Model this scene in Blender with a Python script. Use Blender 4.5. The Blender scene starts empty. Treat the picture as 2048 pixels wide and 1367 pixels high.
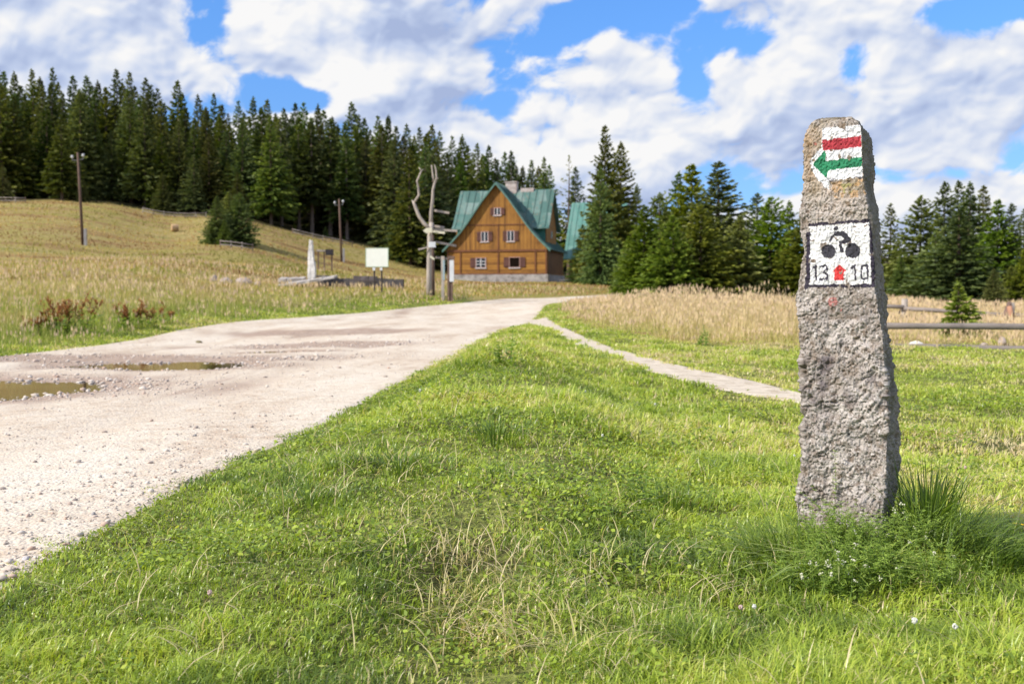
import bpy, math, random
import numpy as np
from mathutils import Vector, Matrix
R_ = math.radians
sc = bpy.context.scene
COL = sc.collection
rng = np.random.default_rng(11)
random.seed(11)
# ------------------------------------------------------------------ camera
CAMZ = 0.78
FPX = 2048 * 35 / 36.0
PITCH = math.atan((683.5 - 590) / FPX)
cd = bpy.data.cameras.new('camera'); cam = bpy.data.objects.new('camera', cd); COL.objects.link(cam)
cd.lens = 35; cd.sensor_width = 36; cd.clip_start = 0.05; cd.clip_end = 6000
cam.location = (0, 0, CAMZ); cam.rotation_euler = (math.pi / 2 - PITCH, 0, 0)
cd.dof.use_dof = True; cd.dof.focus_distance = 3.0; cd.dof.aperture_fstop = 5.6
sc.camera = cam
# ------------------------------------------------------------------ sun, view
SUN_EL, SUN_AZ = R_(37), math.atan2(-0.90, -0.43)      # azimuth of the sun measured from +Y towards +X
sdir = Vector((math.sin(SUN_AZ) * math.cos(SUN_EL), math.cos(SUN_AZ) * math.cos(SUN_EL), math.sin(SUN_EL)))
sl = bpy.data.lights.new('sun', 'SUN'); sl.energy = 5.0; sl.angle = R_(0.5); sl.color = (1.0, 0.93, 0.82)
so = bpy.data.objects.new('sun', sl); COL.objects.link(so)
so.rotation_euler = (-sdir).to_track_quat('-Z', 'Y').to_euler()
sc.view_settings.view_transform = 'Standard'; sc.view_settings.look = 'None'
sc.view_settings.exposure = 0.16; sc.view_settings.gamma = 1.0
sc.cycles.use_denoising = True
sc.cycles.max_bounces = 6; sc.cycles.diffuse_bounces = 3; sc.cycles.glossy_bounces = 2
sc.cycles.transmission_bounces = 4; sc.cycles.transparent_max_bounces = 4
# ------------------------------------------------------------------ node helper
class NT:
    def __init__(s, tree):
        s.t = tree; tree.nodes.clear()
    def n(s, typ, ins=None, **kw):
        nd = s.t.nodes.new(typ)
        for k, v in kw.items(): setattr(nd, k, v)
        for k, v in (ins or {}).items():
            sk = nd.inputs[k]
            if isinstance(v, tuple) and len(v) == 2 and hasattr(v[0], 'outputs'): s.t.links.new(v[0].outputs[v[1]], sk)
            elif hasattr(v, 'outputs'): s.t.links.new(v.outputs[0], sk)
            else: sk.default_value = v
        return nd
    def m(s, op, a, b=0.0, c=0.0, clamp=False):
        nd = s.n('ShaderNodeMath', {0: a, 1: b, 2: c}, operation=op); nd.use_clamp = clamp; return nd
    def mix(s, f, a, b, bt='MIX'):
        nd = s.t.nodes.new('ShaderNodeMix'); nd.data_type = 'RGBA'; nd.blend_type = bt; nd.clamp_factor = True
        for i, v in ((0, f), (6, a), (7, b)):
            sk = nd.inputs[i]
            if isinstance(v, tuple) and len(v) == 2 and hasattr(v[0], 'outputs'): s.t.links.new(v[0].outputs[v[1]], sk)
            elif hasattr(v, 'outputs'):
                o = v.outputs[2] if v.bl_idname == 'ShaderNodeMix' else v.outputs[0]
                s.t.links.new(o, sk)
            elif isinstance(v, (tuple, list)): sk.default_value = (*v[:3], 1)
            else: sk.default_value = v
        return nd
    def ramp(s, f, stops, interp='LINEAR'):
        nd = s.n('ShaderNodeValToRGB', {0: f}); cr = nd.color_ramp; cr.interpolation = interp
        while len(cr.elements) < len(stops): cr.elements.new(0.5)
        for e, (p, c) in zip(cr.elements, stops):
            e.position = p; e.color = (*c, 1) if isinstance(c, (tuple, list)) else (c, c, c, 1)
        return nd
    def sstep(s, f, a, b, lo=0.0, hi=1.0):
        return s.n('ShaderNodeMapRange', {0: f, 1: a, 2: b, 3: lo, 4: hi}, interpolation_type='SMOOTHSTEP')
    def noise(s, vec, scale, detail=4, rough=0.55, dist=0.0, **kw):
        ins = {'Scale': scale, 'Detail': detail, 'Roughness': rough, 'Distortion': dist}
        if vec is not None: ins['Vector'] = vec
        return s.n('ShaderNodeTexNoise', ins, **kw)
def outc(nd): return (nd, 2) if nd.bl_idname == 'ShaderNodeMix' else nd
# ------------------------------------------------------------------ world: Nishita sky with broken clouds
w = bpy.data.worlds.new('World'); sc.world = w; w.use_nodes = True
W = NT(w.node_tree)
sky = W.n('ShaderNodeTexSky', sky_type='NISHITA'); sky.sun_disc = False
sky.sun_elevation = SUN_EL; sky.sun_rotation = SUN_AZ; sky.altitude = 800; sky.air_density = 1.0; sky.dust_density = 0.3; sky.ozone_density = 2.2
tc = W.n('ShaderNodeTexCoord'); sp = W.n('ShaderNodeSeparateXYZ', {0: (tc, 0)})
az = W.m('ARCTAN2', (sp, 0), (sp, 1)); el = W.m('ARCSINE', (sp, 2))
def skyblob(px, py, rx, ry, A):
    a0 = math.atan((px - 1024) / FPX); e0 = math.atan((590 - py) / FPX) * math.cos(a0)
    dx = W.m('MULTIPLY', W.m('SUBTRACT', az, a0), FPX / rx); dy = W.m('MULTIPLY', W.m('SUBTRACT', el, e0), FPX / ry)
    q = W.m('MULTIPLY', W.m('ADD', W.m('MULTIPLY', dx, dx), W.m('MULTIPLY', dy, dy)), -0.5)
    return W.m('MULTIPLY', W.m('EXPONENT', q), A)
def blobsum(lst):
    tot = None
    for b in lst:
        g = skyblob(*b); tot = g if tot is None else W.m('ADD', tot, g)
    return tot
cover = blobsum([(432, 75, 42, 80, -.36), (520, 190, 90, 36, -.34), (645, 210, 60, 18, -.26), (935, 205, 46, 30, -.24), (1000, 180, 30, 60, -.10),
    (1290, 25, 85, 34, -.34), (1120, 75, 50, 34, -.24), (1480, 85, 50, 22, -.24), (1385, 165, 30, 46, -.25), (1860, 30, 60, 24, -.26), (2000, 25, 60, 22, -.22),
    (1700, 140, 32, 30, -.18), (1840, 352, 120, 24, -.36), (1480, 400, 90, 22, -.16), (1790, 110, 30, 20, -.12), (1400, 345, 60, 14, -.10),
    (640, 60, 130, 95, .26), (800, 150, 140, 70, .22), (150, 90, 250, 110, .26), (415, 172, 56, 30, .34), (1500, 230, 420, 130, .10),
    (1900, 420, 190, 34, .30), (1940, 200, 180, 80, .16), (1080, 300, 170, 70, .14), (1650, 60, 90, 60, .12)])
def sky_v(k, l, off=(0, 0), z=3.3, shear=0.0):
    return W.n('ShaderNodeCombineXYZ', {0: W.m('ADD', W.m('MULTIPLY_ADD', az, k, off[0]), W.m('MULTIPLY', el, shear)), 1: W.m('MULTIPLY_ADD', el, l, off[1]), 2: z})
def cloudfield(off, det):
    v = sky_v(8.5, 11.5, off, 3.3, -2.5)
    wr = W.noise(v, 1.6, 2, 0.5)
    wv = W.n('ShaderNodeVectorMath', {0: (wr, 1), 1: (.5, .5, .5)}, operation='SUBTRACT')
    wv2 = W.n('ShaderNodeVectorMath', {0: wv, 'Scale': 0.45}, operation='SCALE')
    return W.noise(W.n('ShaderNodeVectorMath', {0: v, 1: wv2}, operation='ADD'), 1.2, det, 0.57)
n0 = cloudfield((0, 0), 11)
fld = W.m('ADD', W.m('MULTIPLY_ADD', n0, 1.3, -.15), W.m('ADD', cover, 0.035))
alpha = W.sstep(fld, 0.43, 0.575)
# relief: billows lit from the upper left
s0 = cloudfield((0, 0), 3.2); s1 = cloudfield((-.10, .16), 3.2); rel = W.m('SUBTRACT', s0, s1)
f0 = cloudfield((0, 0), 7); f1 = cloudfield((-.025, .045), 7); relf = W.m('SUBTRACT', f0, f1)
big = W.noise(sky_v(4.5, 12.0, (2.0, 1.0), 9.1), 1.3, 2, .5)
thick = W.sstep(fld, 0.56, 0.86)
shade_blobs = blobsum([(330, 50, 130, 60, -.22), (850, 95, 90, 40, -.55), (870, 195, 75, 24, -.50), (640, 70, 110, 55, .28), (1330, 400, 240, 26, -.30), (1800, 250, 200, 36, -.30),
    (1300, 190, 240, 60, .18), (1900, 400, 150, 26, .45), (420, 170, 50, 26, .40), (1650, 300, 160, 30, -.22), (80, 40, 90, 40, -.15), (740, 165, 60, 26, .35), (1990, 330, 120, 18, -.3), (300, 150, 130, 30, -.10), (120, 160, 120, 30, .12)])
br = W.m('ADD', W.m('MULTIPLY_ADD', rel, 3.2, 0.68), W.m('MULTIPLY', relf, 1.6))
br = W.m('ADD', br, W.m('MULTIPLY', W.m('SUBTRACT', big, .5), 1.0)); br = W.m('ADD', br, shade_blobs); br = W.m('SUBTRACT', br, W.m('MULTIPLY', thick, 0.06))
ccol = W.ramp(br, [(0.0, (.40, .49, .73)), (0.35, (.55, .64, .85)), (0.70, (.79, .83, .92)), (1.0, (.96, .955, .955))])
cs = W.n('ShaderNodeVectorMath', {0: ccol, 'Scale': 5.9}, operation='SCALE')
elc = W.ramp(W.sstep(el, 0.0, .34), [(0, (.40, .58, .96)), (.35, (.50, .70, 1.00)), (1, (.58, .94, 1.34))])
skc = W.mix(1.0, sky, elc, 'MULTIPLY')
fin = W.mix(alpha, skc, cs)
bg = W.n('ShaderNodeBackground', {0: (fin, 2), 1: 0.15})
W.n('ShaderNodeOutputWorld', {0: bg})
w.cycles.sampling_method = 'MANUAL'; w.cycles.sample_map_resolution = 512
# ------------------------------------------------------------------ rays and noise
_F = np.array([0, math.cos(PITCH), -math.sin(PITCH)]); _U = np.array([0, math.sin(PITCH), math.cos(PITCH)]); _C = np.array([0, 0, CAMZ])
def ray(px, py): return _F + np.array([(px - 1024) / FPX, 0, 0]) + (683.5 - py) / FPX * _U
def at(px, py, y):
    d = ray(px, py); return _C + d * (y / d[1])
def _h(ix, iy, iz, seed):
    h = (ix.astype(np.uint32) * np.uint32(374761393) + iy.astype(np.uint32) * np.uint32(668265263) + iz.astype(np.uint32) * np.uint32(2147483647 // 3) + np.uint32((seed * 974634777) & 0xffffffff))
    h = (h ^ (h >> np.uint32(13))) * np.uint32(1274126177); h = (h ^ (h >> np.uint32(16))) * np.uint32(2246822519)
    return (h ^ (h >> np.uint32(15))).astype(np.float64) / 4294967295.0
def vnoise(p, seed=0):
    """smooth value noise in -1..1; p is (n,2) or (n,3)"""
    p = np.asarray(p, float)
    if p.shape[1] == 2: p = np.c_[p, np.zeros(len(p))]
    f = np.floor(p); i = f.astype(np.int64); t = p - f; t = t * t * t * (t * (t * 6 - 15) + 10)
    out = 0
    for dz in (0, 1):
        wz = t[:, 2] if dz else 1 - t[:, 2]
        for dy in (0, 1):
            wy = t[:, 1] if dy else 1 - t[:, 1]
            for dx in (0, 1):
                wx = t[:, 0] if dx else 1 - t[:, 0]
                out = out + wx * wy * wz * _h(i[:, 0] + dx, i[:, 1] + dy, i[:, 2] + dz, seed)
    return out * 2 - 1
def fbm(p, octv=4, seed=0, gain=0.5, lac=2.03):
    p = np.asarray(p, float); a = 1; s = 0; tot = 0
    for k in range(octv): s = s + a * vnoise(p * lac ** k + 17.3 * k, seed + k); tot += a; a *= gain
    return s / tot
# ------------------------------------------------------------------ mesh / object helpers
def npmesh(name, V, quads=None, tris=None, smooth=False, attrs=None, cattrs=None):
    me = bpy.data.meshes.new(name); V = np.asarray(V, np.float32); me.vertices.add(len(V)); me.vertices.foreach_set('co', V.ravel())
    q = np.zeros((0, 4), np.int32) if quads is None else np.asarray(quads, np.int32)
    t = np.zeros((0, 3), np.int32) if tris is None else np.asarray(tris, np.int32)
    loops = np.concatenate([q.ravel(), t.ravel()]); me.loops.add(len(loops)); me.loops.foreach_set('vertex_index', loops)
    ls = np.concatenate([np.arange(len(q)) * 4, len(q) * 4 + np.arange(len(t)) * 3]).astype(np.int32)
    me.polygons.add(len(ls)); me.polygons.foreach_set('loop_start', ls)
    if smooth: me.polygons.foreach_set('use_smooth', np.ones(len(ls), bool))
    me.update(calc_edges=True)
    for k, v in (attrs or {}).items():
        a = me.attributes.new(k, 'FLOAT', 'POINT'); a.data.foreach_set('value', np.asarray(v, np.float32))
    for k, v in (cattrs or {}).items():
        a = me.attributes.new(k, 'FLOAT_COLOR', 'POINT'); c = np.ones((len(v), 4), np.float32); c[:, :3] = v; a.data.foreach_set('color', c.ravel())
    return me
def link(name, me, mat=None, parent=None, loc=None):
    o = bpy.data.objects.new(name, me); COL.objects.link(o)
    if mat is not None: me.materials.append(mat)
    if parent is not None: o.parent = parent
    if loc is not None: o.location = loc
    return o
def tag(o, label=None, cat=None, group=None, kind=None):
    if label: o['label'] = label
    if cat: o['category'] = cat
    if group: o['group'] = group
    if kind: o['kind'] = kind
    return o
def thing(name, label, cat, loc=(0, 0, 0), rz=0, group=None):
    o = bpy.data.objects.new(name, None); COL.objects.link(o); o.empty_display_size = 0.2
    o.location = loc; o.rotation_euler = (0, 0, rz); return tag(o, label, cat, group)
class MB:
    """collects boxes, tubes and prisms into one mesh"""
    def __init__(s): s.V = []; s.F = []
    def add(s, vs, fs):
        b = len(s.V); s.V += [tuple(v) for v in vs]; s.F += [tuple(b + i for i in f) for f in fs]; return s
    def box(s, c, size, rot=None, jit=0.0):
        hx, hy, hz = size[0] / 2, size[1] / 2, size[2] / 2
        vs = [Vector((x, y, z)) for x in (-hx, hx) for y in (-hy, hy) for z in (-hz, hz)]
        if jit: vs = [v + Vector((random.uniform(-jit, jit), random.uniform(-jit, jit), random.uniform(-jit, jit))) for v in vs]
        if rot is not None: vs = [rot @ v for v in vs]
        c = Vector(c); return s.add([v + c for v in vs], [(0, 1, 3, 2), (4, 6, 7, 5), (0, 4, 5, 1), (2, 3, 7, 6), (0, 2, 6, 4), (1, 5, 7, 3)])
    def b2(s, x0, x1, y0, y1, z0, z1): return s.box(((x0 + x1) / 2, (y0 + y1) / 2, (z0 + z1) / 2), (x1 - x0, y1 - y0, z1 - z0))
    def tube(s, pts, rad, n=8, wob=0.0, cap=True):
        pts = [Vector(p) for p in pts]; rings = []; vs = []
        ref = Vector((0.13, 0.31, 0.94))
        for i, p in enumerate(pts):
            d = (pts[min(i + 1, len(pts) - 1)] - pts[max(i - 1, 0)]).normalized()
            a = d.cross(ref)
            if a.length < .2: a = d.cross(Vector((1, 0, 0)))
            a.normalize(); b = d.cross(a)
            r = rad[i] if isinstance(rad, (list, tuple)) else rad
            for k in range(n):
                th = 2 * math.pi * k / n; rr = r * (1 + wob * (random.random() - .5) * 2)
                vs.append(p + (a * math.cos(th) + b * math.sin(th)) * rr)
        fs = [(i * n + k, i * n + (k + 1) % n, (i + 1) * n + (k + 1) % n, (i + 1) * n + k) for i in range(len(pts) - 1) for k in range(n)]
        if cap: fs += [tuple(range(n))[::-1], tuple((len(pts) - 1) * n + k for k in range(n))]
        return s.add(vs, fs)
    def prism(s, poly, y0, y1):
        """polygon in x,z swept from y0 to y1"""
        n = len(poly); vs = [(x, y0, z) for x, z in poly] + [(x, y1, z) for x, z in poly]
        return s.add(vs, [tuple(range(n)), tuple(range(2 * n - 1, n - 1, -1))] + [(i, i + n, (i + 1) % n + n, (i + 1) % n) for i in range(n)])
    def mesh(s, name, smooth=False):
        me = bpy.data.meshes.new(name); me.from_pydata([tuple(v) for v in s.V], [], s.F); me.update()
        import bmesh
        bm = bmesh.new(); bm.from_mesh(me); bmesh.ops.recalc_face_normals(bm, faces=bm.faces); bm.to_mesh(me); bm.free()
        if smooth: me.polygons.foreach_set('use_smooth', np.ones(len(me.polygons), bool))
        return me
    def build(s, name, mat, parent=None, smooth=False, bevel=0):
        o = link(name, s.mesh(name, smooth), mat, parent)
        if bevel:
            b = o.modifiers.new('bevel', 'BEVEL'); b.width = bevel; b.segments = 2; b.limit_method = 'ANGLE'
        return o
def pip(x, y, poly):
    x = np.asarray(x); y = np.asarray(y); c = np.zeros(x.shape, bool); n = len(poly)
    for i in range(n):
        x0, y0 = poly[i]; x1, y1 = poly[(i + 1) % n]
        if y0 == y1: continue
        c ^= ((y0 > y) != (y1 > y)) & (x < (x1 - x0) * (y - y0) / (y1 - y0) + x0)
    return c
def segdist(x, y, pts, closed=False):
    d = np.full(np.shape(x), 1e9); P = list(pts) + ([pts[0]] if closed else [])
    for (x0, y0), (x1, y1) in zip(P[:-1], P[1:]):
        dx, dy = x1 - x0, y1 - y0; t = np.clip(((x - x0) * dx + (y - y0) * dy) / (dx * dx + dy * dy + 1e-12), 0, 1)
        d = np.minimum(d, np.hypot(x - x0 - t * dx, y - y0 - t * dy))
    return d
# ------------------------------------------------------------------ materials
def pmat(name, base, rough=0.8, spec=0.3, var=0.25, vscale=3.0, bump=0.3, bscale=30.0, bdist=0.01, stretch=(1, 1, 1), base2=None, metal=0.0, coord=3):
    m = bpy.data.materials.new(name); m.use_nodes = True; N = NT(m.node_tree)
    t = N.n('ShaderNodeTexCoord'); mp = N.n('ShaderNodeMapping', {0: (t, coord), 3: stretch})
    a = N.noise(mp, vscale, 5, .6); b = N.noise(mp, bscale, 4, .6)
    b2 = base2 or tuple(c * (1 - var) for c in base); b1 = tuple(min(1, c * (1 + var * .6)) for c in base)
    col = N.ramp(N.m('ADD', N.m('MULTIPLY', a, .75), N.m('MULTIPLY', b, .25)), [(.34, b2), (.5, base), (.66, b1)])
    bp = N.n('ShaderNodeBump', {'Strength': bump, 'Distance': bdist, 'Height': b})
    p = N.n('ShaderNodeBsdfPrincipled', {'Base Color': col, 'Roughness': rough, 'Specular IOR Level': spec, 'Metallic': metal, 'Normal': bp})
    N.n('ShaderNodeOutputMaterial', {0: p}); return m
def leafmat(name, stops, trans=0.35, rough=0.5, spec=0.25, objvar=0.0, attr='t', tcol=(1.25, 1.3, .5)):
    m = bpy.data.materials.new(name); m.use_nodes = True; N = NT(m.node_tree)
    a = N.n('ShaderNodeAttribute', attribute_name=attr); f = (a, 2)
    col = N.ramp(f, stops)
    if objvar:
        oi = N.n('ShaderNodeObjectInfo'); rnd = (oi, 5)
        hs = N.n('ShaderNodeHueSaturation', {'Hue': N.m('MULTIPLY_ADD', rnd, objvar * .10, .5 - objvar * .05), 'Saturation': N.m('MULTIPLY_ADD', N.m('FRACT', N.m('MULTIPLY', rnd, 7.3)), .35, .8), 'Value': N.m('MULTIPLY_ADD', N.m('FRACT', N.m('MULTIPLY', rnd, 13.7)), objvar, 1 - objvar * .5), 'Color': col}); col = hs
    p = N.n('ShaderNodeBsdfPrincipled', {'Base Color': outc(col), 'Roughness': rough, 'Specular IOR Level': spec})
    tl = N.n('ShaderNodeBsdfTranslucent', {0: outc(N.mix(1.0, col, tcol, 'MULTIPLY'))})
    mx = N.n('ShaderNodeMixShader', {0: trans, 1: p, 2: tl}); N.n('ShaderNodeOutputMaterial', {0: mx}); return m
# ------------------------------------------------------------------ terrain height
_ctl = [(-14, -30, 0), (14, -30, 0), (0, -10, 0), (-10, 0, 0), (10, 0, 0), (0, 2, 0), (-3, 4, 0), (1.0, 3.0, 0), (-4, 9, 0), (3, 6, -.05), (-7, 12, .02), (0, 10, 0.02), (-3, 15, 0),
    (4, 12, -.07), (8, 16, -.06), (-7, 20, .05), (-3, 25, .1), (.5, 24, .1), (5, 22, .0), (15, 30, -.05), (-6, 31, .15), (.8, 31, .2), (-3, 41, .36), (1.5, 42, .4), (2.2, 50, .5), (8, 35, .2),
    (-9.2, 18, .10), (-10, 24, .42), (-16, 36, 1.3), (-11, 42, 1.12), (-5.9, 43, .89), (-3.8, 46, .74), (-10, 50, 1.2), (-8.6, 36, .62), (-4.5, 38.5, .40), (-1.2, 100, 2.2), (3.5, 100, 2.1), (5, 104, 2.1), (-1, 60, 1.1), (8, 72, 1.3),
    (10, 50, .55), (15, 50, .5), (25, 58, .43), (35, 70, .8), (-20, 55, 2.6), (-34.5, 80, 4.7), (-17, 100, 3.9), (-27, 90, 5.4), (-35, 105, 7.5), (-22, 75, 3.7), (-50, 80, 5.4),
    (-59, 115, 11.4), (-45, 115, 10.8), (-34, 115, 9.6), (-27, 116, 8.2), (-19, 118, 6.6), (-10, 113, 4.1), (-80, 160, 17), (-42, 160, 14), (-15, 160, 9.5), (0, 150, 6), (40, 150, 4), (80, 150, 4),
    (-200, 400, 45), (0, 400, 22), (200, 400, 14), (-300, 0, 10), (300, 0, 3), (0, -400, 0), (1200, 1200, 40), (-1200, 1200, 90), (0, 1500, 60), (-12, 60, 2.1), (-70, 60, 5), (25, 20, -.05), (-40, 30, 1.5)]
_ctl = np.array(_ctl, float)
def _warp(x, y):
    r = np.hypot(x, y) + 1e-6; k = np.log1p(r / 5.0) / r; return np.stack([x * k, y * k], -1)
_cw = _warp(_ctl[:, 0], _ctl[:, 1])
def _ker(A, B): return np.sqrt(((A[:, None] - B[None]) ** 2).sum(-1) + 0.04)
_M = _ker(_cw, _cw); _n = len(_ctl)
_A = np.block([[_M + 0.0 * np.eye(_n), np.c_[np.ones(_n), _cw]], [np.c_[np.ones(_n), _cw].T, np.zeros((3, 3))]])
_sol = np.linalg.solve(_A, np.r_[_ctl[:, 2], 0, 0, 0])
ROAD_R = [(-1.5, -14), (-1.45, -4), (-1.36, 2.0), (-1.34, 2.93), (-1.31, 3.38), (-1.29, 4.03), (-1.24, 4.6), (-1.12, 5.75), (-1.02, 7.7), (-.87, 10), (-.58, 15.5), (-.15, 20.8), (.42, 23.7), (.80, 30), (1.36, 40), (2.1, 46), (5, 50), (12, 56), (26, 60)]
ROAD_L = [(-7.2, -14), (-7.0, -4), (-6.8, 2.0), (-6.7, 2.93), (-6.65, 3.4), (-6.6, 4.4), (-6.5, 6), (-6.45, 8.5), (-6.4, 12.5), (-6.5, 14.4), (-6.65, 17), (-6.9, 20.4), (-6.75, 23.4), (-5.95, 31), (-3.2, 40.7), (-.3, 50), (3, 55), (10, 62), (24, 67)]
ROAD = ROAD_R + ROAD_L[::-1]
PATH_A = [(.30, 25.0), (.42, 23.5), (.9, 20.7), (1.06, 15.5), (1.3, 12.7), (1.46, 10.6), (1.68, 8.87), (1.94, 8.1), (2.19, 7.57), (2.36, 6.9)]
PATH_B = [(.80, 28.0), (.82, 24.5), (1.08, 19.5), (1.36, 14.9), (1.68, 12.1), (1.96, 10.35), (2.18, 9.45), (2.27, 8.6), (2.34, 7.95), (2.46, 7.0)]
PATH_A = [(x_ - .03, y_) for x_, y_ in PATH_A]; PATH_B = [(x_ + .06 + .006 * y_, y_ + .05) for x_, y_ in PATH_B]
PATH = PATH_A + PATH_B[::-1]
PUD = [(-4.85, 8.45, 1.6, 1.0, .050), (-3.85, 11.15, 1.1, .62, .052), (-3.05, 13.9, .5, .25, .035), (-4.6, 12.3, 2.2, .7, .016), (-3.0, 15.6, 1.2, .7, .02), (-3.6, 20, 1.6, .9, .018)]
def Hb(x, y):
    x = np.asarray(x, float); y = np.asarray(y, float); sh = x.shape; xf, yf = x.ravel(), y.ravel(); out = np.empty(len(xf))
    for a in range(0, len(xf), 100000):
        s = slice(a, a + 100000); wv = _warp(xf[s], yf[s]); out[s] = _ker(wv, _cw) @ _sol[:_n] + _sol[_n] + wv @ _sol[_n + 1:]
    r = np.hypot(xf, yf)
    out += .5 * vnoise(np.c_[xf, yf] / 22, 5) * np.clip((r - 52) / 40, 0, 1) * (r < 800)
    return out.reshape(sh)
def off_road(x, y):
    """signed distance outside the road (negative inside)"""
    d = segdist(x, y, ROAD, True); return np.where(pip(x, y, ROAD), -d, d)
def off_path(x, y):
    d = segdist(x, y, PATH, True); return np.where(pip(x, y, PATH), -d, d)
def H(x, y):
    x = np.asarray(x, float); y = np.asarray(y, float); z = Hb(x, y); xf, yf = x.ravel(), y.ravel()
    near = np.hypot(xf, yf) < 70
    add = np.zeros(len(xf))
    if near.any():
        X, Y = xf[near], yf[near]; dr = off_road(X, Y); dp = off_path(X, Y)
        m = np.clip(dr / .7, 0, 1); m = m * m * (3 - 2 * m); mp = np.clip((dp - .02) / .35, 0, 1); off = np.minimum(m, mp)
        P = np.c_[X, Y]
        g = off * (.034 * fbm(P * 1.6, 3, 21) + .045 * fbm(P * .55, 2, 25) + .016 * fbm(P * 4.5, 2, 27))
        xc = np.interp(Y, [q_[1] for q_ in ROAD_R[:13]], [q_[0] for q_ in ROAD_R[:13]]) + .72; dx_ = X - xc
        pw_ = .62 * np.clip((13 - Y) / 8, 0, 1); dr_ = np.where(dx_ < 0, dx_ / .5, np.clip(dx_ - pw_, 0, 9) / .48)
        g += off * .20 * np.exp(-np.abs(dr_) ** 2.2) * np.clip((Y - 2.2) / 3.5, 0, 1) * np.clip((18.5 - Y) / 8, 0, 1) * (1 + .35 * fbm(P * .7, 2, 28))
        g -= off * .05 * np.clip((X - .5) / .8, 0, 1) * np.clip((14 - Y) / 5, 0, 1) * np.clip((Y - 3.4) / 1.5, 0, 1) * np.clip((4 - X) / 2, 0, 1)
        g += -.085 * np.exp(-(((X + .12) / .16) ** 2 + ((Y - 2.45) / .5) ** 2)) - .03 * np.exp(-(((X - .35) / .35) ** 2 + ((Y - 3.9) / .3) ** 2))
        g += .04 * np.exp(-(((X - 1.05) / .35) ** 2 + ((Y - 2.9) / .35) ** 2))
        ri = np.clip(-dr / .3, 0, 1)
        rg = -.012 * sum(np.exp(-((X - xr + .12 * np.sin(Y * .35)) / .25) ** 2) for xr in (-2.3, -3.9, -5.3)) + .012 * fbm(P * 1.1, 3, 31) + .004 * fbm(P * 6, 3, 33)
        for cx, cy, rx, ry, dpt in PUD:
            q = ((X - cx) / rx) ** 2 + ((Y - cy) / ry) ** 2 + .35 * fbm(P * 2.2, 3, 41); rg = rg - dpt * np.exp(-np.clip(q, 0, 9) ** 1.3)
        add[near] = g + ri * rg
    return z + add.reshape(z.shape)
def Hs(x, y): return float(H(np.array([x]), np.array([y]))[0])
def ground(px, py, y0=1.5, y1=300):
    """where the sight line through a point of the photo meets the ground"""
    ys = np.geomspace(y0, y1, 1500); d = ray(px, py); P = _C + d[None] * (ys / d[1])[:, None]
    i = np.argmax(P[:, 2] < H(P[:, 0], P[:, 1])); return P[i]
def spot(px, d, base=None):
    x = (px - 1024) / FPX * d * (math.cos(PITCH) + 0.0); return Vector((x, d, Hs(x, d) if base is None else base))
# ================================================================== GROUND
STRAW_R = [(1.3, 28.5), (1.75, 24), (2.2, 19.5), (2.9, 16.8), (4.0, 15.6), (5.5, 15.6), (7.2, 16.3), (14, 16.2), (30, 16.5), (60, 18), (60, 75), (12, 75), (6.5, 52), (3.2, 45.5), (2.3, 41), (1.9, 34)]
def wig(x, y, s=1.0): return s * fbm(np.c_[x, y] * .9, 3, 77)
def in_straw_r(x, y): return pip(x + wig(x, y, .9) + .5 * vnoise(np.c_[x, y] * 2.3, 79), y + wig(y, x, 1.6) + .9 * vnoise(np.c_[y, x] * 2.1, 80), STRAW_R)
def left_dist(x, y):
    """distance beyond the left edge of the road, negative elsewhere"""
    d = segdist(x, y, ROAD_L); left = ~pip(x, y, ROAD_L + [(200, 200), (200, -200)]) ; return np.where(left, d, -d)
def green_amt(x, y):
    ld = left_dist(x, y); sr = in_straw_r(x, y)
    g = np.where(sr, 0.0, 1.0)
    wl = 1.5 + wig(x, y, 1.3)
    g = np.where(ld > wl, np.clip(1 - (ld - wl) / 2.5, 0, 1), g)
    g = np.where((y > 46) & (x > -2), 0, g)
    return g
HOUSE = Vector((-1.55, 100, 2.86)); HYAW = -R_(13)
ang = np.radians(np.concatenate([np.arange(-180, -42, 4), np.arange(-42, 42, .3), np.arange(42, 180, 4)]))
rad = np.concatenate([[.05, .3, .6, .9, 1.2, 1.5], np.arange(1.7, 6, .045), np.geomspace(6, 40, 120), np.geomspace(41.5, 130, 70), np.geomspace(134, 4500, 50)])
A_, Rr = np.meshgrid(ang, rad); gx = (np.sin(A_) * Rr).ravel(); gy = (np.cos(A_) * Rr).ravel()
gz = H(gx, gy); nr = np.hypot(gx, gy) < 75
sink = np.zeros(len(gx)); sink[nr] = np.clip(-off_road(gx[nr], gy[nr]) / .35, 0, 1) * .10 + np.clip(-off_path(gx[nr], gy[nr]) / .08, 0, 1) * .03
gz = gz - sink
na, nrad = len(ang), len(rad); ii, jj = np.meshgrid(np.arange(nrad - 1), np.arange(na), indexing='ij'); j2 = (jj + 1) % na
Q = np.stack([ii * na + jj, ii * na + j2, (ii + 1) * na + j2, (ii + 1) * na + jj], -1).reshape(-1, 4)[:, ::-1]
ga = green_amt(gx, gy)
r_ = np.hypot(gx, gy)
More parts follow.
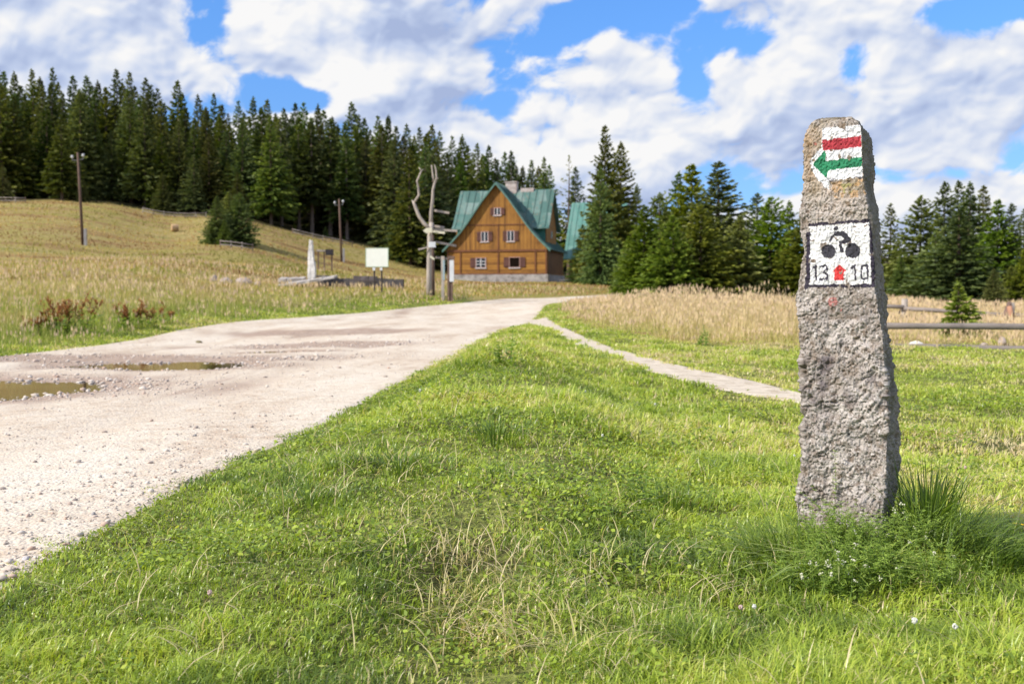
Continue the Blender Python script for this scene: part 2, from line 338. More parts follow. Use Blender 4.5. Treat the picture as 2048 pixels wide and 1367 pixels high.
# forest floor: beyond the forest edge
FEDGE = [(-110, 112), (-59, 114), (-45, 115), (-34, 114), (-27, 115), (-19, 117), (-14, 118), (-11, 112), (-8, 112), (-2, 114), (8, 112), (30, 95), (60, 80), (200, 70)]
fl = pip(gx + wig(gx, gy, 3), gy + wig(gy, gx, 2), FEDGE + [(900, 70), (900, 1500), (-900, 1500), (-900, 112)]).astype(float)
m = bpy.data.materials.new('meadow_soil'); m.use_nodes = True; N = NT(m.node_tree)
t = N.n('ShaderNodeTexCoord'); P3 = (t, 3)
mpb = N.n('ShaderNodeMapping', {0: P3, 2: (0, 0, R_(14)), 3: (.022, .085, 0)})
bnd = N.noise(mpb, 3.0, 6, .62, .6); sp1 = N.noise(P3, 0.55, 6, .65); sp2 = N.noise(P3, 3.0, 5, .65); fine = N.noise(P3, 24, 4, .65)
hill = N.ramp(N.m('ADD', N.m('MULTIPLY', bnd, .72), N.m('MULTIPLY', sp1, .28)), [(.36, (.15, .085, .035)), (.43, (.30, .18, .08)), (.48, (.42, .30, .13)), (.52, (.33, .30, .07)), (.57, (.46, .35, .16)), (.64, (.22, .25, .06))])
hill = N.mix(N.sstep(sp2, .42, .70), hill, (.30, .24, .09))
hill = N.mix(N.m('MULTIPLY', N.sstep(fine, .35, .6, 1, 0), .45), hill, (.20, .15, .065))
grn = N.ramp(N.m('ADD', N.m('MULTIPLY', sp2, .5), N.m('MULTIPLY', fine, .5)), [(.36, (.075, .065, .03)), (.5, (.15, .17, .045)), (.62, (.25, .27, .08))])
ag = N.n('ShaderNodeAttribute', attribute_name='green'); af = N.n('ShaderNodeAttribute', attribute_name='forest')
c = N.mix((ag, 2), hill, grn); c = N.mix(N.m('MULTIPLY', (af, 2), .93), c, (.055, .05, .022))
bp = N.n('ShaderNodeBump', {'Strength': .7, 'Distance': .06, 'Height': N.m('ADD', fine, N.m('MULTIPLY', sp2, 2))})
p = N.n('ShaderNodeBsdfPrincipled', {'Base Color': (c, 2), 'Roughness': .95, 'Specular IOR Level': .1, 'Normal': bp})
N.n('ShaderNodeOutputMaterial', {0: p})
tag(link('ground', npmesh('ground', np.c_[gx, gy, gz], Q, smooth=True, attrs={'green': ga, 'forest': fl}), m), kind='structure')
# ------------------------------------------------------------------ road and path sheets
def resample(pts, n):
    pts = np.array(pts, float); d = np.r_[0, np.cumsum(np.hypot(*np.diff(pts, axis=0).T))]; return pts, d
def strip(Lp, Rp, steps, nu, extra):
    """sheet between two matched edge lines"""
    Lp, Rp = np.array(Lp, float), np.array(Rp, float); k = np.arange(len(Lp)); out = []
    for i in range(len(k) - 1):
        for s in np.linspace(0, 1, steps[i], endpoint=False): out.append((Lp[i] * (1 - s) + Lp[i + 1] * s, Rp[i] * (1 - s) + Rp[i + 1] * s))
    out.append((Lp[-1], Rp[-1])); A = np.array([o[0] for o in out]); B = np.array([o[1] for o in out])
    D = B - A; ln = np.hypot(*D.T)[:, None]; A = A - D / ln * extra; B = B + D / ln * extra
    u = np.linspace(0, 1, nu)[None, :, None]; G = A[:, None] * (1 - u) + B[:, None] * u
    n, mm = G.shape[:2]; a, b = np.meshgrid(np.arange(n - 1), np.arange(mm - 1), indexing='ij')
    return G.reshape(-1, 2), np.stack([a * mm + b, a * mm + b + 1, (a + 1) * mm + b + 1, (a + 1) * mm + b], -1).reshape(-1, 4)
seg = [int(np.clip(math.dist(ROAD_R[i], ROAD_R[i + 1]) / max(.035, .009 * np.clip(ROAD_R[i][1], 0, 60)), 2, 90)) for i in range(len(ROAD_R) - 1)]
G2, q2 = strip(ROAD_L, ROAD_R, seg, 190, .12)
rz = H(G2[:, 0], G2[:, 1]) + .006
dr = off_road(G2[:, 0], G2[:, 1]); rz = rz - np.clip((dr + .05) / .17, 0, 1) * .05
PG = G2.copy(); mud = np.zeros(len(PG))
for cx, cy, rx, ry, dp in PUD:
    q = ((PG[:, 0] - cx) / rx) ** 2 + ((PG[:, 1] - cy) / ry) ** 2 + .35 * fbm(PG * 2.2, 3, 41); mud = np.maximum(mud, np.exp(-np.clip(q, 0, 9) ** 1.1 * .55) * min(1, dp / .018))
rut = sum(np.exp(-((PG[:, 0] - xr + .12 * np.sin(PG[:, 1] * .35)) / .28) ** 2) for xr in (-2.3, -3.9, -5.3)); mud = np.clip(mud + .24 * rut * np.clip(.6 + fbm(np.c_[PG[:, 0] * .8, PG[:, 1] * .25], 3, 55) * 2, 0, 1) + .25 * np.clip(fbm(np.c_[PG[:, 0] * 1.6, PG[:, 1] * .5], 3, 51) * 2, 0, 1) * (PG[:, 0] < -2.6), 0, 1)
m = bpy.data.materials.new('gravel_road'); m.use_nodes = True; N = NT(m.node_tree)
t = N.n('ShaderNodeTexCoord'); P3 = (t, 3)
big = N.noise(N.n('ShaderNodeMapping', {0: P3, 3: (1.3, .45, 1)}), .9, 6, .6); mid = N.noise(P3, 9, 5, .65); fin_ = N.noise(P3, 70, 4, .7)
vor = N.n('ShaderNodeTexVoronoi', {'Vector': P3, 'Scale': 85, 'Randomness': 1}); vor2 = N.n('ShaderNodeTexVoronoi', {'Vector': P3, 'Scale': 38})
c = N.ramp(N.m('ADD', N.m('MULTIPLY', big, .55), N.m('MULTIPLY', mid, .45)), [(.36, (.43, .31, .215)), (.45, (.58, .475, .36)), (.54, (.68, .595, .48)), (.66, (.75, .68, .575))])
stc = N.ramp(N.n('ShaderNodeSeparateColor', {0: (vor, 1)}), [(0, (.16, .13, .12)), (.12, (.42, .345, .30)), (.4, (.56, .485, .42)), (.8, (.70, .64, .575)), (1, (.50, .36, .28))])
c = N.mix(N.m('MULTIPLY', N.sstep(fin_, .40, .62), .48), c, stc)
am = N.n('ShaderNodeAttribute', attribute_name='mud')
mudc = N.ramp(N.m('ADD', N.m('MULTIPLY', mid, .6), N.m('MULTIPLY', fin_, .4)), [(.38, (.22, .145, .10)), (.52, (.38, .27, .205)), (.64, (.50, .37, .29))])
mf = N.sstep(N.m('ADD', (am, 2), N.m('MULTIPLY', N.m('SUBTRACT', mid, .5), .9)), .22, .62)
c = N.mix(N.m('MULTIPLY', mf, .85), c, mudc)
hgt = N.m('ADD', N.m('MULTIPLY', (vor2, 0), -.5), N.m('ADD', N.m('MULTIPLY', (vor, 0), -.35), N.m('MULTIPLY', mid, 1.0)))
bp = N.n('ShaderNodeBump', {'Strength': .7, 'Distance': .014, 'Height': hgt})
p = N.n('ShaderNodeBsdfPrincipled', {'Base Color': (c, 2), 'Roughness': N.m('MULTIPLY_ADD', mf, -.25, .92), 'Specular IOR Level': .2, 'Normal': bp})
N.n('ShaderNodeOutputMaterial', {0: p}); ROADM = m
tag(link('road', npmesh('road', np.c_[G2, rz], q2[:, ::-1], smooth=True, attrs={'mud': mud}), m), kind='structure')
G3, q3 = strip(PATH_A, PATH_B, [4, 8, 14, 14, 14, 14, 10, 8, 8], 14, .05)
pz = H(G3[:, 0], G3[:, 1]) + .006 - np.clip((off_path(G3[:, 0], G3[:, 1])) / .05, 0, 1) * .02
M_path = pmat('footpath_grit', (.60, .52, .42), var=.3, vscale=7, bscale=45, bump=.6, bdist=.01, rough=.95, spec=.1, base2=(.36, .28, .19))
tag(link('footpath', npmesh('footpath', np.c_[G3, pz], q3, smooth=True), M_path), kind='structure')
# ------------------------------------------------------------------ puddles
m = bpy.data.materials.new('muddy_water'); m.use_nodes = True; N = NT(m.node_tree)
t = N.n('ShaderNodeTexCoord'); nz = N.noise((t, 3), 5, 3)
c = N.ramp(N.noise((t, 3), 2.2, 3), [(.35, (.05, .032, .012)), (.65, (.10, .07, .03))])
p = N.n('ShaderNodeBsdfPrincipled', {'Base Color': c, 'Roughness': .04, 'IOR': 1.33, 'Specular IOR Level': .8, 'Normal': N.n('ShaderNodeBump', {'Strength': .03, 'Distance': .01, 'Height': nz})})
N.n('ShaderNodeOutputMaterial', {0: p})
for (cx, cy, rx, ry, dp), lev in zip(PUD[:3], (.017, .019, .018)):
    n = 48; th = np.linspace(0, 2 * np.pi, n, endpoint=False); base = float(Hb(np.array([cx]), np.array([cy]))[0])
    V = [(cx, cy, base - lev)] + [(cx + rx * 1.25 * math.cos(a), cy + ry * 1.25 * math.sin(a), base - lev) for a in th]
    tag(link('puddle', npmesh('puddle', V, tris=[(0, 1 + i, 1 + (i + 1) % n) for i in range(n)]), m), kind='structure')
# ------------------------------------------------------------------ gravel: one mass of loose stones
ICO = None
def ico(sub=1):
    import bmesh
    bm = bmesh.new(); bmesh.ops.create_icosphere(bm, subdivisions=sub, radius=1); V = np.array([v.co[:] for v in bm.verts]); F = np.array([[v.index for v in f.verts] for f in bm.faces]); bm.free(); return V, F
def stones(name, px, py, size, mat, sink=.3, seed=3):
    V, F = ico(1); n = len(px); r = np.random.default_rng(seed)
    sc3 = size[:, None] * r.uniform(.55, 1.25, (n, 3)); sc3[:, 2] *= .6; a = r.uniform(0, 6.28, n)
    jit = 1 + r.uniform(-.34, .30, (n, len(V))); X = V[None] * jit[..., None] * sc3[:, None]
    ca, sa = np.cos(a)[:, None], np.sin(a)[:, None]; x = X[..., 0] * ca - X[..., 1] * sa + px[:, None]; y = X[..., 0] * sa + X[..., 1] * ca + py[:, None]
    z = X[..., 2] + (H(px, py) + .006 + size * (.5 - sink))[:, None]
    VV = np.stack([x, y, z], -1).reshape(-1, 3); FF = (F[None] + (np.arange(n) * len(V))[:, None, None]).reshape(-1, 3)
    return npmesh(name, VV, tris=FF, attrs={'t': np.repeat(r.random(n), len(V))})
m = leafmat('loose_gravel', [(0, (.24, .21, .20)), (.1, (.42, .34, .29)), (.5, (.56, .49, .42)), (.8, (.66, .60, .54)), (1, (.48, .33, .25))], trans=0.0, rough=.9, spec=.2); GRAVM = m
n = 60000; yy = 1.9 + (rng.random(n) ** 1.7) * 17; xx = rng.uniform(-1, 1, n) * (yy * .62 + 1.0)
k = off_road(xx, yy) < -.02; xx, yy = xx[k], yy[k]
d = off_road(xx, yy); md = np.zeros(len(xx))
for cx, cy, rx, ry, dp in PUD: md = np.maximum(md, np.exp(-(np.abs(np.hypot((xx - cx) / rx, (yy - cy) / ry) - .95) * 2.4) ** 2) * (1 if cy < 17 else .7))
pr = .06 + .8 * np.exp(-(np.abs(d) / .28)) * (yy < 5) + .9 * md + .25 * np.clip(fbm(np.c_[xx, yy] * 1.3, 3, 61) * 2.2, 0, 1)
k = rng.random(len(xx)) < pr; xx, yy = xx[k], yy[k]; md = md[k]
sz = (.0030 + .0035 * rng.random(len(xx)) + .010 * rng.random(len(xx)) ** 10) * (1 + .04 * yy) * (1 + .7 * md)
tag(link('gravel', stones('gravel', xx, yy, sz, m), m), kind='stuff')
# ================================================================== STONE POST
PC = at(1690, 900, 3.0); pc = np.array([PC[0], PC[1]]); vdir = pc / np.linalg.norm(pc); er = np.array([vdir[1], -vdir[0]])
def on_plane(px, py):
    """(r, z) where a sight line meets the upright plane of the post"""
    d = ray(px, py); den = d[0] * vdir[0] + d[1] * vdir[1]; tt = (pc @ vdir) / den; P = _C + d * tt
    return (P[0] - pc[0]) * er[0] + (P[1] - pc[1]) * er[1], P[2]
LE = [(1632, 240), (1617, 250), (1610, 265), (1607, 290), (1606, 330), (1604, 380), (1598, 420), (1600, 470), (1606, 500), (1601, 530), (1596, 570), (1594, 620), (1600, 665), (1606, 700), (1603, 780), (1609, 830), (1609, 900), (1603, 950), (1592, 1000), (1590, 1050), (1587, 1090), (1584, 1200)]
RE = [(1718, 240), (1732, 246), (1742, 258), (1747, 272), (1750, 300), (1757, 340), (1762, 380), (1764, 430), (1765, 470), (1768, 520), (1776, 570), (1780, 610), (1782, 650), (1788, 700), (1792, 760), (1797, 820), (1800, 870), (1797, 930), (1796, 1000), (1797, 1060), (1797, 1200)]
AR = [(1706, 240), (1716, 248), (1724, 262), (1727, 350), (1732, 400), (1741, 450), (1752, 570), (1756, 610), (1765, 650), (1770, 720), (1775, 800), (1777, 870), (1771, 950), (1765, 1020), (1757, 1060), (1757, 1200)]
pys = np.concatenate([np.arange(240, 1150, 1.25), [1165, 1185]])
def col_(tab): tb = np.array(tab, float); return np.interp(pys, tb[:, 1], tb[:, 0])
lx, rx_, ax = col_(LE), col_(RE), col_(AR)
rows = []; PXP = []; PYP = []; NC = [190, 60, 26, 56]
for i, py in enumerate(pys):
    rl, z = on_plane(lx[i], py); ra, _ = on_plane(ax[i], py); rr, _ = on_plane(rx_[i], py)
    f1 = (ra - rl) * .2; pts = np.array([(rl, 0), (ra, f1), (rr, f1 - .20), (rl + .03, -.20)]); pxs = [lx[i], ax[i], rx_[i], lx[i] + 15]
    ring = []; pxx = []
    for k in range(4):
        s = np.linspace(0, 1, NC[k], endpoint=False)[:, None]; ring.append(pts[k] * (1 - s) + pts[(k + 1) % 4] * s); pxx.append(pxs[k] * (1 - s[:, 0]) + pxs[(k + 1) % 4] * s[:, 0])
    ring = np.concatenate(ring); kk = 6; ker = np.hanning(2 * kk + 3)[1:-1]; ker /= ker.sum()
    pad = np.concatenate([ring[-kk:], ring, ring[:kk]]); ring = np.stack([np.convolve(pad[:, c], ker, 'valid') for c in (0, 1)], -1)
    rows.append(np.c_[ring, np.full(len(ring), z)]); PXP.append(np.concatenate(pxx)); PYP.append(np.full(len(ring), py))
rows = np.array(rows); PXP = np.array(PXP); PYP = np.array(PYP)
# rounded top: shrinking rings that rise a little
topc = rows[0].mean(0); caps = []; capx = []
for s in np.linspace(.97, .02, 46)[::1]:
    rg_ = topc + (rows[0] - topc) * s; rg_[:, 2] = rows[0][:, 2] + .006 * (1 - s ** 2.2) + .002; caps.append(rg_); capx.append(PXP[0])
rows = np.concatenate([np.array(caps[::-1]), rows]); nt_ = len(caps)
PXP = np.concatenate([np.array(capx[::-1]), PXP]); PYP = np.concatenate([np.tile(np.linspace(225, 238, nt_)[:, None], (1, rows.shape[1])), PYP])
n0_, n1_ = rows.shape[:2]
Pn = rows.reshape(-1, 3)
def grid_normals(G):
    du = np.roll(G, -1, 1) - np.roll(G, 1, 1); dv = np.gradient(G, axis=0); n = np.cross(du, dv); n /= np.linalg.norm(n, axis=-1, keepdims=True) + 1e-12; return n
Nn = grid_normals(rows)
cen = rows.mean(1, keepdims=True)
sgn = np.sign(((rows - cen) * Nn).sum(-1, keepdims=True)[nt_ + 50].mean()); Nn = Nn * sgn
up = np.linspace(1, 0, nt_) ** .6; Nn[:nt_] = Nn[:nt_] * (1 - up[:, None, None]) * 0 + np.array([0, 0, 1.0]) * up[:, None, None] + np.where(True, Nn[nt_ + 3][None], 0) * (1 - up[:, None, None])
Nn /= np.linalg.norm(Nn, axis=-1, keepdims=True)
Nf = Nn.reshape(-1, 3)
pxf, pyf = PXP.ravel(), PYP.ravel(); isfront = np.zeros((n0_, n1_), bool); isfront[nt_:, :NC[0] + 4] = True; isf = isfront.ravel()
# painted marks, given in the coordinates of an enlarged crop of the face
cx_ = (pxf - 1540) * 3.0375 + 5.5 * fbm(np.c_[pxf, pyf] * .16, 2, 91) + 2.5 * vnoise(np.c_[pxf, pyf] * .55, 93)
cy_ = (pyf - 200) * 3.0375 + 5.5 * fbm(np.c_[pyf, pxf] * .16, 2, 92) + 2.5 * vnoise(np.c_[pyf, pxf] * .55, 94)
def fill(p): return pip(cx_, cy_, p) & isf
def stroke(p, w, closed=False): return (segdist(cx_, cy_, p, closed) < w / 2) & isf
whiteA = fill([(318, 184), (340, 178), (552, 174), (556, 300), (566, 488), (362, 500), (360, 552), (338, 542), (272, 460), (244, 385), (264, 342), (316, 298)])
redA = fill([(320, 252), (552, 242), (554, 310), (324, 317)])
greenA = fill([(260, 396), (335, 313), (341, 377), (558, 370), (562, 425), (352, 437), (349, 485), (318, 455)])
ochre = fill([(372, 506), (560, 500), (578, 596), (500, 610), (392, 604)]); olive = fill([(430, 520), (500, 520), (500, 575), (450, 580)])
dline = stroke([(368, 500), (566, 490)], 15)
whiteB = fill([(240, 770), (604, 758), (614, 930), (616, 1118), (242, 1124)])
bord = stroke([(235, 760), (400, 752), (606, 748)], 19) | fill([(600, 742), (626, 742), (642, 935), (640, 1128), (612, 1128), (608, 940)]) | stroke([(234, 815), (231, 935)], 25) | stroke([(231, 955), (233, 1060), (222, 1135)], 27) | stroke([(240, 1130), (410, 1128)], 18) | stroke([(440, 1130), (632, 1128)], 19)
bike = (np.hypot(cx_ - 357, cy_ - 921) < 43) | (np.hypot(cx_ - 501, cy_ - 921) < 46) | (np.hypot(cx_ - 401, cy_ - 786) < 12.5)
bike &= isf
bike |= stroke([(366, 854), (398, 820)], 14) | stroke([(402, 818), (440, 820), (474, 850)], 31) | stroke([(480, 856), (430, 872)], 25) | stroke([(427, 874), (440, 924)], 17)
digs = stroke([(264, 1020), (277, 1008), (283, 1090)], 13) | stroke([(304, 1014), (342, 1008), (350, 1026), (326, 1046), (352, 1062), (346, 1090), (306, 1090)], 12)
digs |= stroke([(498, 1022), (513, 1010), (518, 1090)], 13) | stroke([(552, 1010), (590, 1008), (592, 1086), (556, 1086)], 12, True)
redB = fill([(376, 1046), (420, 1002), (467, 1043), (450, 1047), (450, 1095), (392, 1098), (392, 1049)])
smud = (np.hypot((cx_ - 385) / 32, (cy_ - 1225) / 30) < 1) & isf & (fbm(np.c_[pxf, pyf] * .3, 2, 96) > -.18)
smud |= (np.hypot((cx_ - 432) / 8, (cy_ - 1270) / 10) < 1) & isf
smud |= (np.hypot((cx_ - 276) / 10, (cy_ - 268) / 14) < 1) & isf
painted = whiteA | whiteB | redA | greenA | bord
# relief
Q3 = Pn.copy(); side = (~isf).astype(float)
chip = fbm(Q3 * np.array([5.5, 5.5, 4.0]), 3, 101)
ridge = 1 - np.abs(fbm(Q3 * 11 + 3, 3, 103)) * 2
ch2 = fbm(Q3 * 26, 3, 105); gr = fbm(Q3 * 75, 3, 109); gg = vnoise(Q3 * 190, 113); pit = np.clip(fbm(Q3 * 42 + 9, 2, 115) - .12, 0, 1)
lowz = np.clip((pyf - 590) / 120, 0, 1)
crk = np.exp(-(fbm(Q3 * np.array([8, 8, 12.]) + .05 * gr[:, None], 4, 151) / .045) ** 2) * np.clip(.5 + fbm(Q3 * 6, 2, 153) * 2, 0, 1) + .6 * np.exp(-(fbm(Q3 * 21 + 4, 3, 155) / .05) ** 2) * np.clip(fbm(Q3 * 9, 2, 157) * 3, 0, 1)
rgh = np.where(painted, .50, 1.0) * np.where(pyf < 590, .62, 1.0); rgh = rgh * (.85 + .35 * lowz)
# soften the change of roughness along the face
disp =   .020 * chip * (.35 + .65 * lowz) + rgh * (.0068 * np.sign(ch2) * np.abs(ch2) ** .75 + .0050 * gr - .004 * pit - .0050 * crk) + .0030 * gg + .004 * (ridge - .5) * lowz
disp += -.010 * np.exp(-(((pyf - 446) / 14) ** 2)) * isf * np.clip((pxf - 1690) / 40, 0, 1)
disp += -.009 * side * np.exp(-(((pyf - 375) / 22) ** 2)) + side * .008 * fbm(Q3 * 14, 3, 121)
disp[:] = np.where(pyf < 238.5, disp * .6, disp)
Pd = Pn + Nf * disp[:, None]
world = np.c_[pc[0] + Pd[:, 0] * er[0] - Pd[:, 1] * vdir[0], pc[1] + Pd[:, 0] * er[1] - Pd[:, 1] * vdir[1], Pd[:, 2]]
# colour of the granite, with shade painted into its side faces
a1 = fbm(Q3 * 9, 3, 131); a2 = fbm(Q3 * 60, 3, 133); a3 = vnoise(Q3 * 230, 137); a4 = fbm(Q3 * 19 + 5, 3, 139)
def lerp(a, b, t): t = np.clip(t, 0, 1)[:, None]; return a * (1 - t) + b * t
C = np.tile(np.array([.37, .325, .29]), (len(Pn), 1))
C = lerp(C, np.array([.55, .495, .455]), (a1 + .15) * 1.4 + lowz * .25); C = lerp(C, np.array([.22, .175, .14]), (a2 - .03) * 2.0)
C = lerp(C, np.array([.66, .61, .57]), (a3 - .45) * 2.2); C = lerp(C, np.array([.10, .088, .08]), (-a3 - .42) * 3.0)
zone = np.exp(-(((pyf - 730) / 95) ** 2)); C = lerp(C, np.array([.17, .145, .145]), (a4 + a1 * .6 - .12) * 3.2 * zone * .8)
lich = np.clip(1 - (pyf - 240) / 230, 0, 1); C = lerp(C, np.array([.26, .22, .09]), (a4 + .12) * 1.6 * lich * .7); C = lerp(C, np.array([.40, .26, .13]), (a1 - .15) * 1.8 * lich)
C = lerp(C, np.array([.20, .185, .155]), side * (.65 + a1)); C = lerp(C, np.array([.17, .155, .11]), np.clip(1 - (pyf - 228) / 26, 0, 1) * (.6 + a4))  # faces off the front darkened: shade of the post's side put into colour
C = C * .92; C = lerp(C, np.array([.16, .10, .05]), pit * .7); C = lerp(C, np.array([.13, .105, .085]), crk * .30 * rgh)
def paint(mask, rgb, wear=.46, k=1.0):
    w_ = mask & ((a2 * .55 + gr * .5 + pit * .9) < wear); t_ = w_ * k; C[:] = lerp(C, np.array(rgb)[None] * np.clip(.93 + .28 * a2 + .10 * a4 - .25 * pit - .2 * crk, .6, 1.08)[:, None], t_.astype(float) * .96)
paint(ochre, (.50, .30, .13), .14, .7); paint(olive, (.26, .30, .12), .12, .65)
paint(whiteA, (.84, .84, .86), .56); paint(dline, (.07, .065, .08), .05, .8)
paint(redA, (.43, .020, .035), .62); paint(greenA, (.005, .22, .09), .75)
paint(whiteB, (.84, .83, .83), .40); paint(bord, (.035, .028, .05), .34); paint(bike, (.022, .02, .032), .9); paint(digs, (.035, .03, .05), .45); paint(redB, (.66, .03, .03), .50); paint(smud, (.50, .08, .07), .30, .6)
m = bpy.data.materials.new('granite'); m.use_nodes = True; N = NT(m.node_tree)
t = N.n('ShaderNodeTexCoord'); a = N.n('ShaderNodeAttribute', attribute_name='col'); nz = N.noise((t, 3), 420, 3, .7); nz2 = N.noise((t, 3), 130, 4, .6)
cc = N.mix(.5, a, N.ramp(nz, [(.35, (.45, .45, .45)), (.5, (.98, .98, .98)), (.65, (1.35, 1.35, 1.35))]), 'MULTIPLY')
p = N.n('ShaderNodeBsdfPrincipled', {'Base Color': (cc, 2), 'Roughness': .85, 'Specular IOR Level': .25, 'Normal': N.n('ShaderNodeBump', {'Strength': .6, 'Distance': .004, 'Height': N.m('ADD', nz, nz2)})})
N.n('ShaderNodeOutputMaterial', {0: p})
a_, b_ = np.meshgrid(np.arange(n0_ - 1), np.arange(n1_), indexing='ij'); b2_ = (b_ + 1) % n1_
Qp = np.stack([a_ * n1_ + b_, (a_ + 1) * n1_ + b_, (a_ + 1) * n1_ + b2_, a_ * n1_ + b2_], -1).reshape(-1, 4)
fc = world[Qp].mean(1) - np.array([pc[0] - vdir[0] * -.1, pc[1] - vdir[1] * -.1, .5]); fn = np.cross(world[Qp[:, 1]] - world[Qp[:, 0]], world[Qp[:, 3]] - world[Qp[:, 0]])
if ((fc[:, :2] * fn[:, :2]).sum(1)).mean() < 0: Qp = Qp[:, ::-1]
mA = (whiteA)[Qp].mean(1) > .5; mB = (whiteB | bord)[Qp].mean(1) > .5; mB &= ~mA
PZ = Hs(*pc)
post = thing('stone_post', 'tall rough granite waymark post with painted trail marks standing in tufted grass', 'stone post', (pc[0], pc[1], PZ))
for nm, msk, lb in (('stone', ~(mA | mB), None), ('painted_arrow', mA, 'white patch with red bar and green arrow pointing left'), ('painted_cycle_sign', mB, 'black framed white cycle route square with 13, red arrow and 10')):
    f = Qp[msk]; u, inv = np.unique(f, return_inverse=True)
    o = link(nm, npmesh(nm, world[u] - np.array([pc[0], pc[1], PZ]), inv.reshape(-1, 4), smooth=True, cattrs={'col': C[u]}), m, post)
    if lb: o['label'] = lb
# ================================================================== WOODEN LODGE
def boardmat(name, along, base, dark, light, pitch=.19, groove=.09):
    """weathered boards; 'along' is the axis that counts the boards (0 = x+y for upright boards, 2 = z for logs)"""
    m = bpy.data.materials.new(name); m.use_nodes = True; N = NT(m.node_tree)
    t = N.n('ShaderNodeTexCoord'); s = N.n('ShaderNodeSeparateXYZ', {0: (t, 3)})
    q = (s, 2) if along == 2 else N.m('ADD', (s, 0), (s, 1)); k = N.m('DIVIDE', q, pitch)
    wn = N.n('ShaderNodeTexWhiteNoise', {'W': N.m('FLOOR', k)}, noise_dimensions='1D'); fr = N.m('FRACT', k)
    st = (1.2, 1.2, .25) if along == 0 else (.25, .25, 1.4)
    nz = N.noise(N.n('ShaderNodeMapping', {0: (t, 3), 3: st}), 3.0, 5, .65); n2 = N.noise((t, 3), .7, 4, .6)
    f = N.m('ADD', N.m('MULTIPLY', nz, .5), N.m('ADD', N.m('MULTIPLY', (wn, 0), .22), N.m('MULTIPLY', n2, .40)))
    c = N.ramp(f, [(.34, dark), (.52, base), (.72, light)])
    g = N.m('LESS_THAN', N.m('ABSOLUTE', N.m('SUBTRACT', fr, .5)), .5 - groove)
    c2 = N.mix(N.m('MULTIPLY', N.m('SUBTRACT', 1.0, g), .6), c, (.10, .045, .015))
    p = N.n('ShaderNodeBsdfPrincipled', {'Base Color': (c2, 2), 'Roughness': .75, 'Specular IOR Level': .2, 'Normal': N.n('ShaderNodeBump', {'Strength': .5, 'Distance': .02, 'Height': g})})
    N.n('ShaderNodeOutputMaterial', {0: p}); return m
def roofmat(name, base, worn, rust):
    m = bpy.data.materials.new(name); m.use_nodes = True; N = NT(m.node_tree)
    t = N.n('ShaderNodeTexCoord'); s = N.n('ShaderNodeSeparateXYZ', {0: (t, 3)})
    cell = N.n('ShaderNodeCombineXYZ', {0: N.m('FLOOR', N.m('DIVIDE', N.m('ADD', (s, 0), N.m('MULTIPLY', (s, 1), .3)), .78)), 1: N.m('FLOOR', N.m('DIVIDE', (s, 2), 1.25)), 2: 0})
    wn = N.n('ShaderNodeTexWhiteNoise', {0: cell}, noise_dimensions='3D'); nz = N.noise((t, 3), 1.1, 5, .65); n2 = N.noise(N.n('ShaderNodeMapping', {0: (t, 3), 3: (3.2, 3.2, .5)}), 1.2, 5, .6)
    c = N.ramp(N.m('ADD', N.m('MULTIPLY', (wn, 0), .45), N.m('MULTIPLY', nz, .6)), [(.3, base), (.55, tuple(b * 1.25 for b in base)), (.78, worn)])
    c = N.mix(N.m('MULTIPLY', N.sstep(n2, .56, .70), .75), c, rust)
    p = N.n('ShaderNodeBsdfPrincipled', {'Base Color': (c, 2), 'Roughness': .55, 'Specular IOR Level': .3}); N.n('ShaderNodeOutputMaterial', {0: p}); return m
M_board = boardmat('upright_boards', 0, (.275, .128, .032), (.10, .048, .018), (.39, .195, .044))
M_log = boardmat('log_wall', 2, (.27, .125, .030), (.12, .055, .02), (.38, .19, .04), .24, .07)
M_shade = boardmat('shaded_boards', 0, (.15, .07, .028), (.08, .04, .02), (.22, .11, .04))  # darker copy of the boards, shade of the right wall in its colour
M_beam = pmat('stained_beam', (.16, .065, .03), var=.4)
M_shut = pmat('old_shutter', (.12, .055, .045), var=.4, vscale=2)
M_wht = pmat('white_paint', (.55, .55, .56), var=.12)
M_fram = pmat('pink_brown_frame', (.38, .23, .20), var=.2)
M_roof = roofmat('green_sheet_roof', (.060, .130, .115), (.17, .245, .225), (.22, .165, .12))
M_roof2 = roofmat('pale_green_roof', (.085, .20, .17), (.14, .26, .225), (.25, .30, .25))
M_gpan = pmat('green_cladding', (.07, .23, .18), var=.4, vscale=2)
M_ston = pmat('plinth_masonry', (.30, .28, .27), var=.65, vscale=1.5, bscale=4, bdist=.05, bump=.6)
M_chim = pmat('chimney_plaster', (.46, .40, .37), var=.45, vscale=2.2, base2=(.22, .12, .09))
M_glass = pmat('dark_pane', (.012, .013, .016), rough=.12, spec=.5, var=.1, bump=0)
M_room_dark = pmat('painted_dark_interior', (.012, .008, .006), rough=1, spec=0, var=.1)  # near-black colour standing in for the shade behind an open window
M_copp = pmat('roof_edge', (.10, .20, .17), var=.3)
